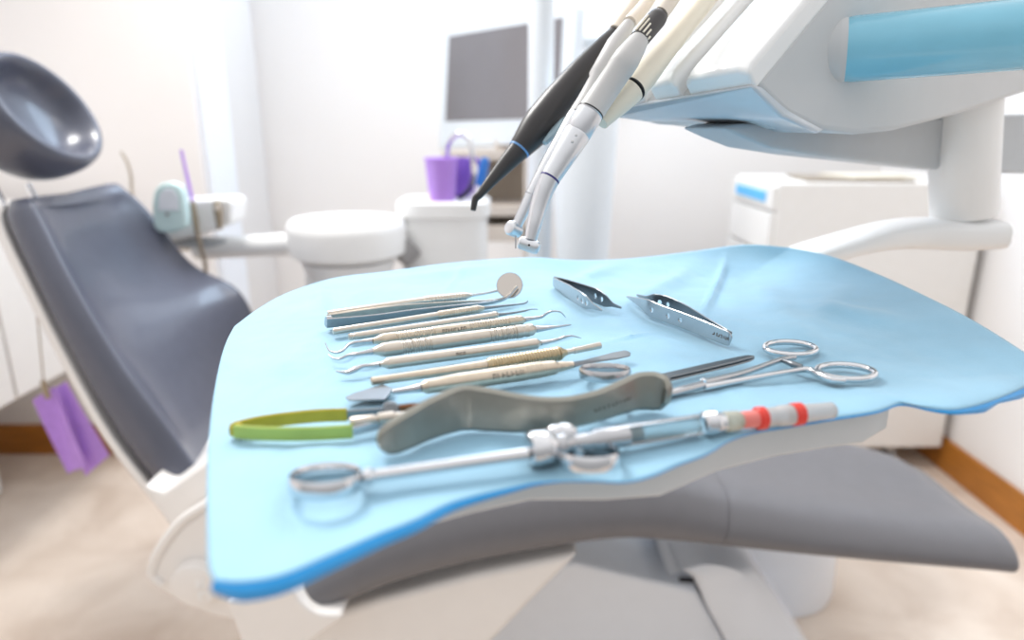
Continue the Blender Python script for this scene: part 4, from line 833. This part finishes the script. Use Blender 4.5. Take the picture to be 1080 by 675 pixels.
bm = B(); tube(bm, spline([xz(483, 209, 1.74), xz(490, 205, 1.74), xz(496, 197, 1.75), xz(500, 184, 1.77)], 5), [.006, .007, .006, .004], 12); o = link('scraper', bm, M_navy); tag(o, 'small dark navy tool leaning between the purple jug and the blue brush', 'tool')
# right cabinet
t = thing('drawer_cabinet', 'white mobile drawer cabinet on casters against the right wall', 'cabinet', (1.12, 2.25, 0))
x0, x1, y0, y1, zb_, zc = .80, 1.43, 2.07, 2.47, .085, .95
bm = B(); box(bm, ((x0 + x1)/2, (y0 + y1)/2, (zb_ + zc)/2), (x1 - x0, y1 - y0, zc - zb_)); cb = link('body', bm, M_cab, t, True, .004)
for k, (za, zb2) in enumerate(((.87, .94), (.74, .86), (.55, .73), (.32, .54), (.10, .31))):
    bm = B(); box(bm, (x0 - .008, (y0 + y1)/2, (za + zb2)/2), (.016, y1 - y0 - .012, zb2 - za)); dr = link('drawer', bm, M_cab, t, True, .003)
    if k == 0:
        bm = B(); box(bm, (x0 - .018, (y0 + y1)/2 + .0, .905), (.006, .28, .032)); link('blue_pull', bm, M_bluebox, dr, True, .002)
for x in (x0 + .07, x1 - .14):
    for y in (y0 + .05, y1 - .06):
        bm = B(); axis_lathe(bm, V((x - .011, y, .032)), V((x + .011, y, .032)), [(0, .026), (.1, .032), (.9, .032), (1, .026)], 22); cs = link('caster', bm, M_seal, t)
        bm = B(); box(bm, (x, y, .072), (.03, .03, .03)); link('caster_fork', bm, M_metal, cs, True, .004)
bm = B(); a = [oz(852, 193, zc + .001), oz(828, 190, zc + .001), oz(880, 184, zc + .001), oz(925, 188, zc + .001)]
a = [V((.90, 2.12, zc + .0005)), V((1.22, 2.10, zc + .0005)), V((1.2, 2.32, zc + .0005)), V((.93, 2.36, zc + .0005))]
prism(bm, a, (0, 0, .008)); o = link('folder', bm, M_paper, None, True, .001); tag(o, 'flat brownish folder lying on top of the white drawer cabinet', 'folder')
bm = B(); a = [V((1.05, 2.13, zc + .009)), V((1.28, 2.16, zc + .009)), V((1.26, 2.34, zc + .009)), V((1.02, 2.31, zc + .009))]; prism(bm, a, (0, 0, .006)); o = link('paper_pad', bm, M_cream, None, True, .001); tag(o, 'pale paper pad lying on the brownish folder', 'paper pad')
# left cabinet
t = thing('wall_cabinet', 'white hanging cabinet along the left wall behind the headrest', 'cabinet', (-1.57, 1.75, .42))
bm = B(); box(bm, (-1.575, 1.66, .66), (.53, .88, .48)); link('body', bm, M_cab, t, True, .004)
for y in (1.44, 1.88):
    bm = B(); box(bm, (-1.302, y, .66), (.016, .43, .46)); dr = link('door', bm, M_cab, t, True, .003)
t = thing('waste_bin', 'white rounded pedal bin on the floor at the left edge', 'bin', (-1.705, 1.86, 0))
bc2 = V((-1.705, 1.86, 0)); bm = B(); rings_to_faces(bm, [cir(bc2, .10, .0), cir(bc2, .115, .012), cir(bc2, .118, .22), cir(bc2, .112, .225)]); link('body', bm, M_white, t)
bm = B(); rings_to_faces(bm, [cir(bc2, .118, .226), cir(bc2, .118, .24), cir(bc2, .09, .262), cir(bc2, .03, .27)]); link('lid', bm, M_white, t)
# bib on its chain
yB_ = 1.5
t = thing('patient_bib', 'folded purple paper bib hanging by a clip and chain beside the backrest', 'bib', oy(75, 450, yB_))
def sheet(pts, dy, th, nm):
    bm = B(); a = [oy(*p, yB_ + dy) for p in pts]; R = []
    n = 10
    for i in range(n + 1):
        s = i/n; l = a[0].lerp(a[3], s); r = a[1].lerp(a[2], s); row = []
        for k in range(9):
            q = k/8; row.append(l.lerp(r, q) + V((0, .010*math.sin(q*5 + s*2 + dy*40), 0)))
        R.append(row + [p + V((0, th, 0)) for p in reversed(row)])
    rings_to_faces(bm, R); return link(nm, bm, M_bib, t)
sheet([(46, 416), (72, 401), (113, 482), (88, 504)], 0, .003, 'back_fold'); sheet([(37, 420), (58, 407), (93, 490), (70, 501)], -.035, .003, 'front_fold')
bm = B(); band(bm, [oy(45, 401, yB_ - .05), oy(48, 412, yB_ - .05), oy(51, 420, yB_ - .05)], [.004, .008, .006], .012, (1, 0, .2)); link('clip', bm, M_brass, t)
bm = B(); a, b = oy(46, 402, yB_ - .05), oy(22, 232, 1.45); P = spline([a, oy(43, 370, yB_ - .05), oy(38, 325, yB_ - .04), b], 30); tube(bm, P, [.0022 if i % 2 else .0012 for i in range(len(P))], 6); link('chain', bm, M_brass, t)
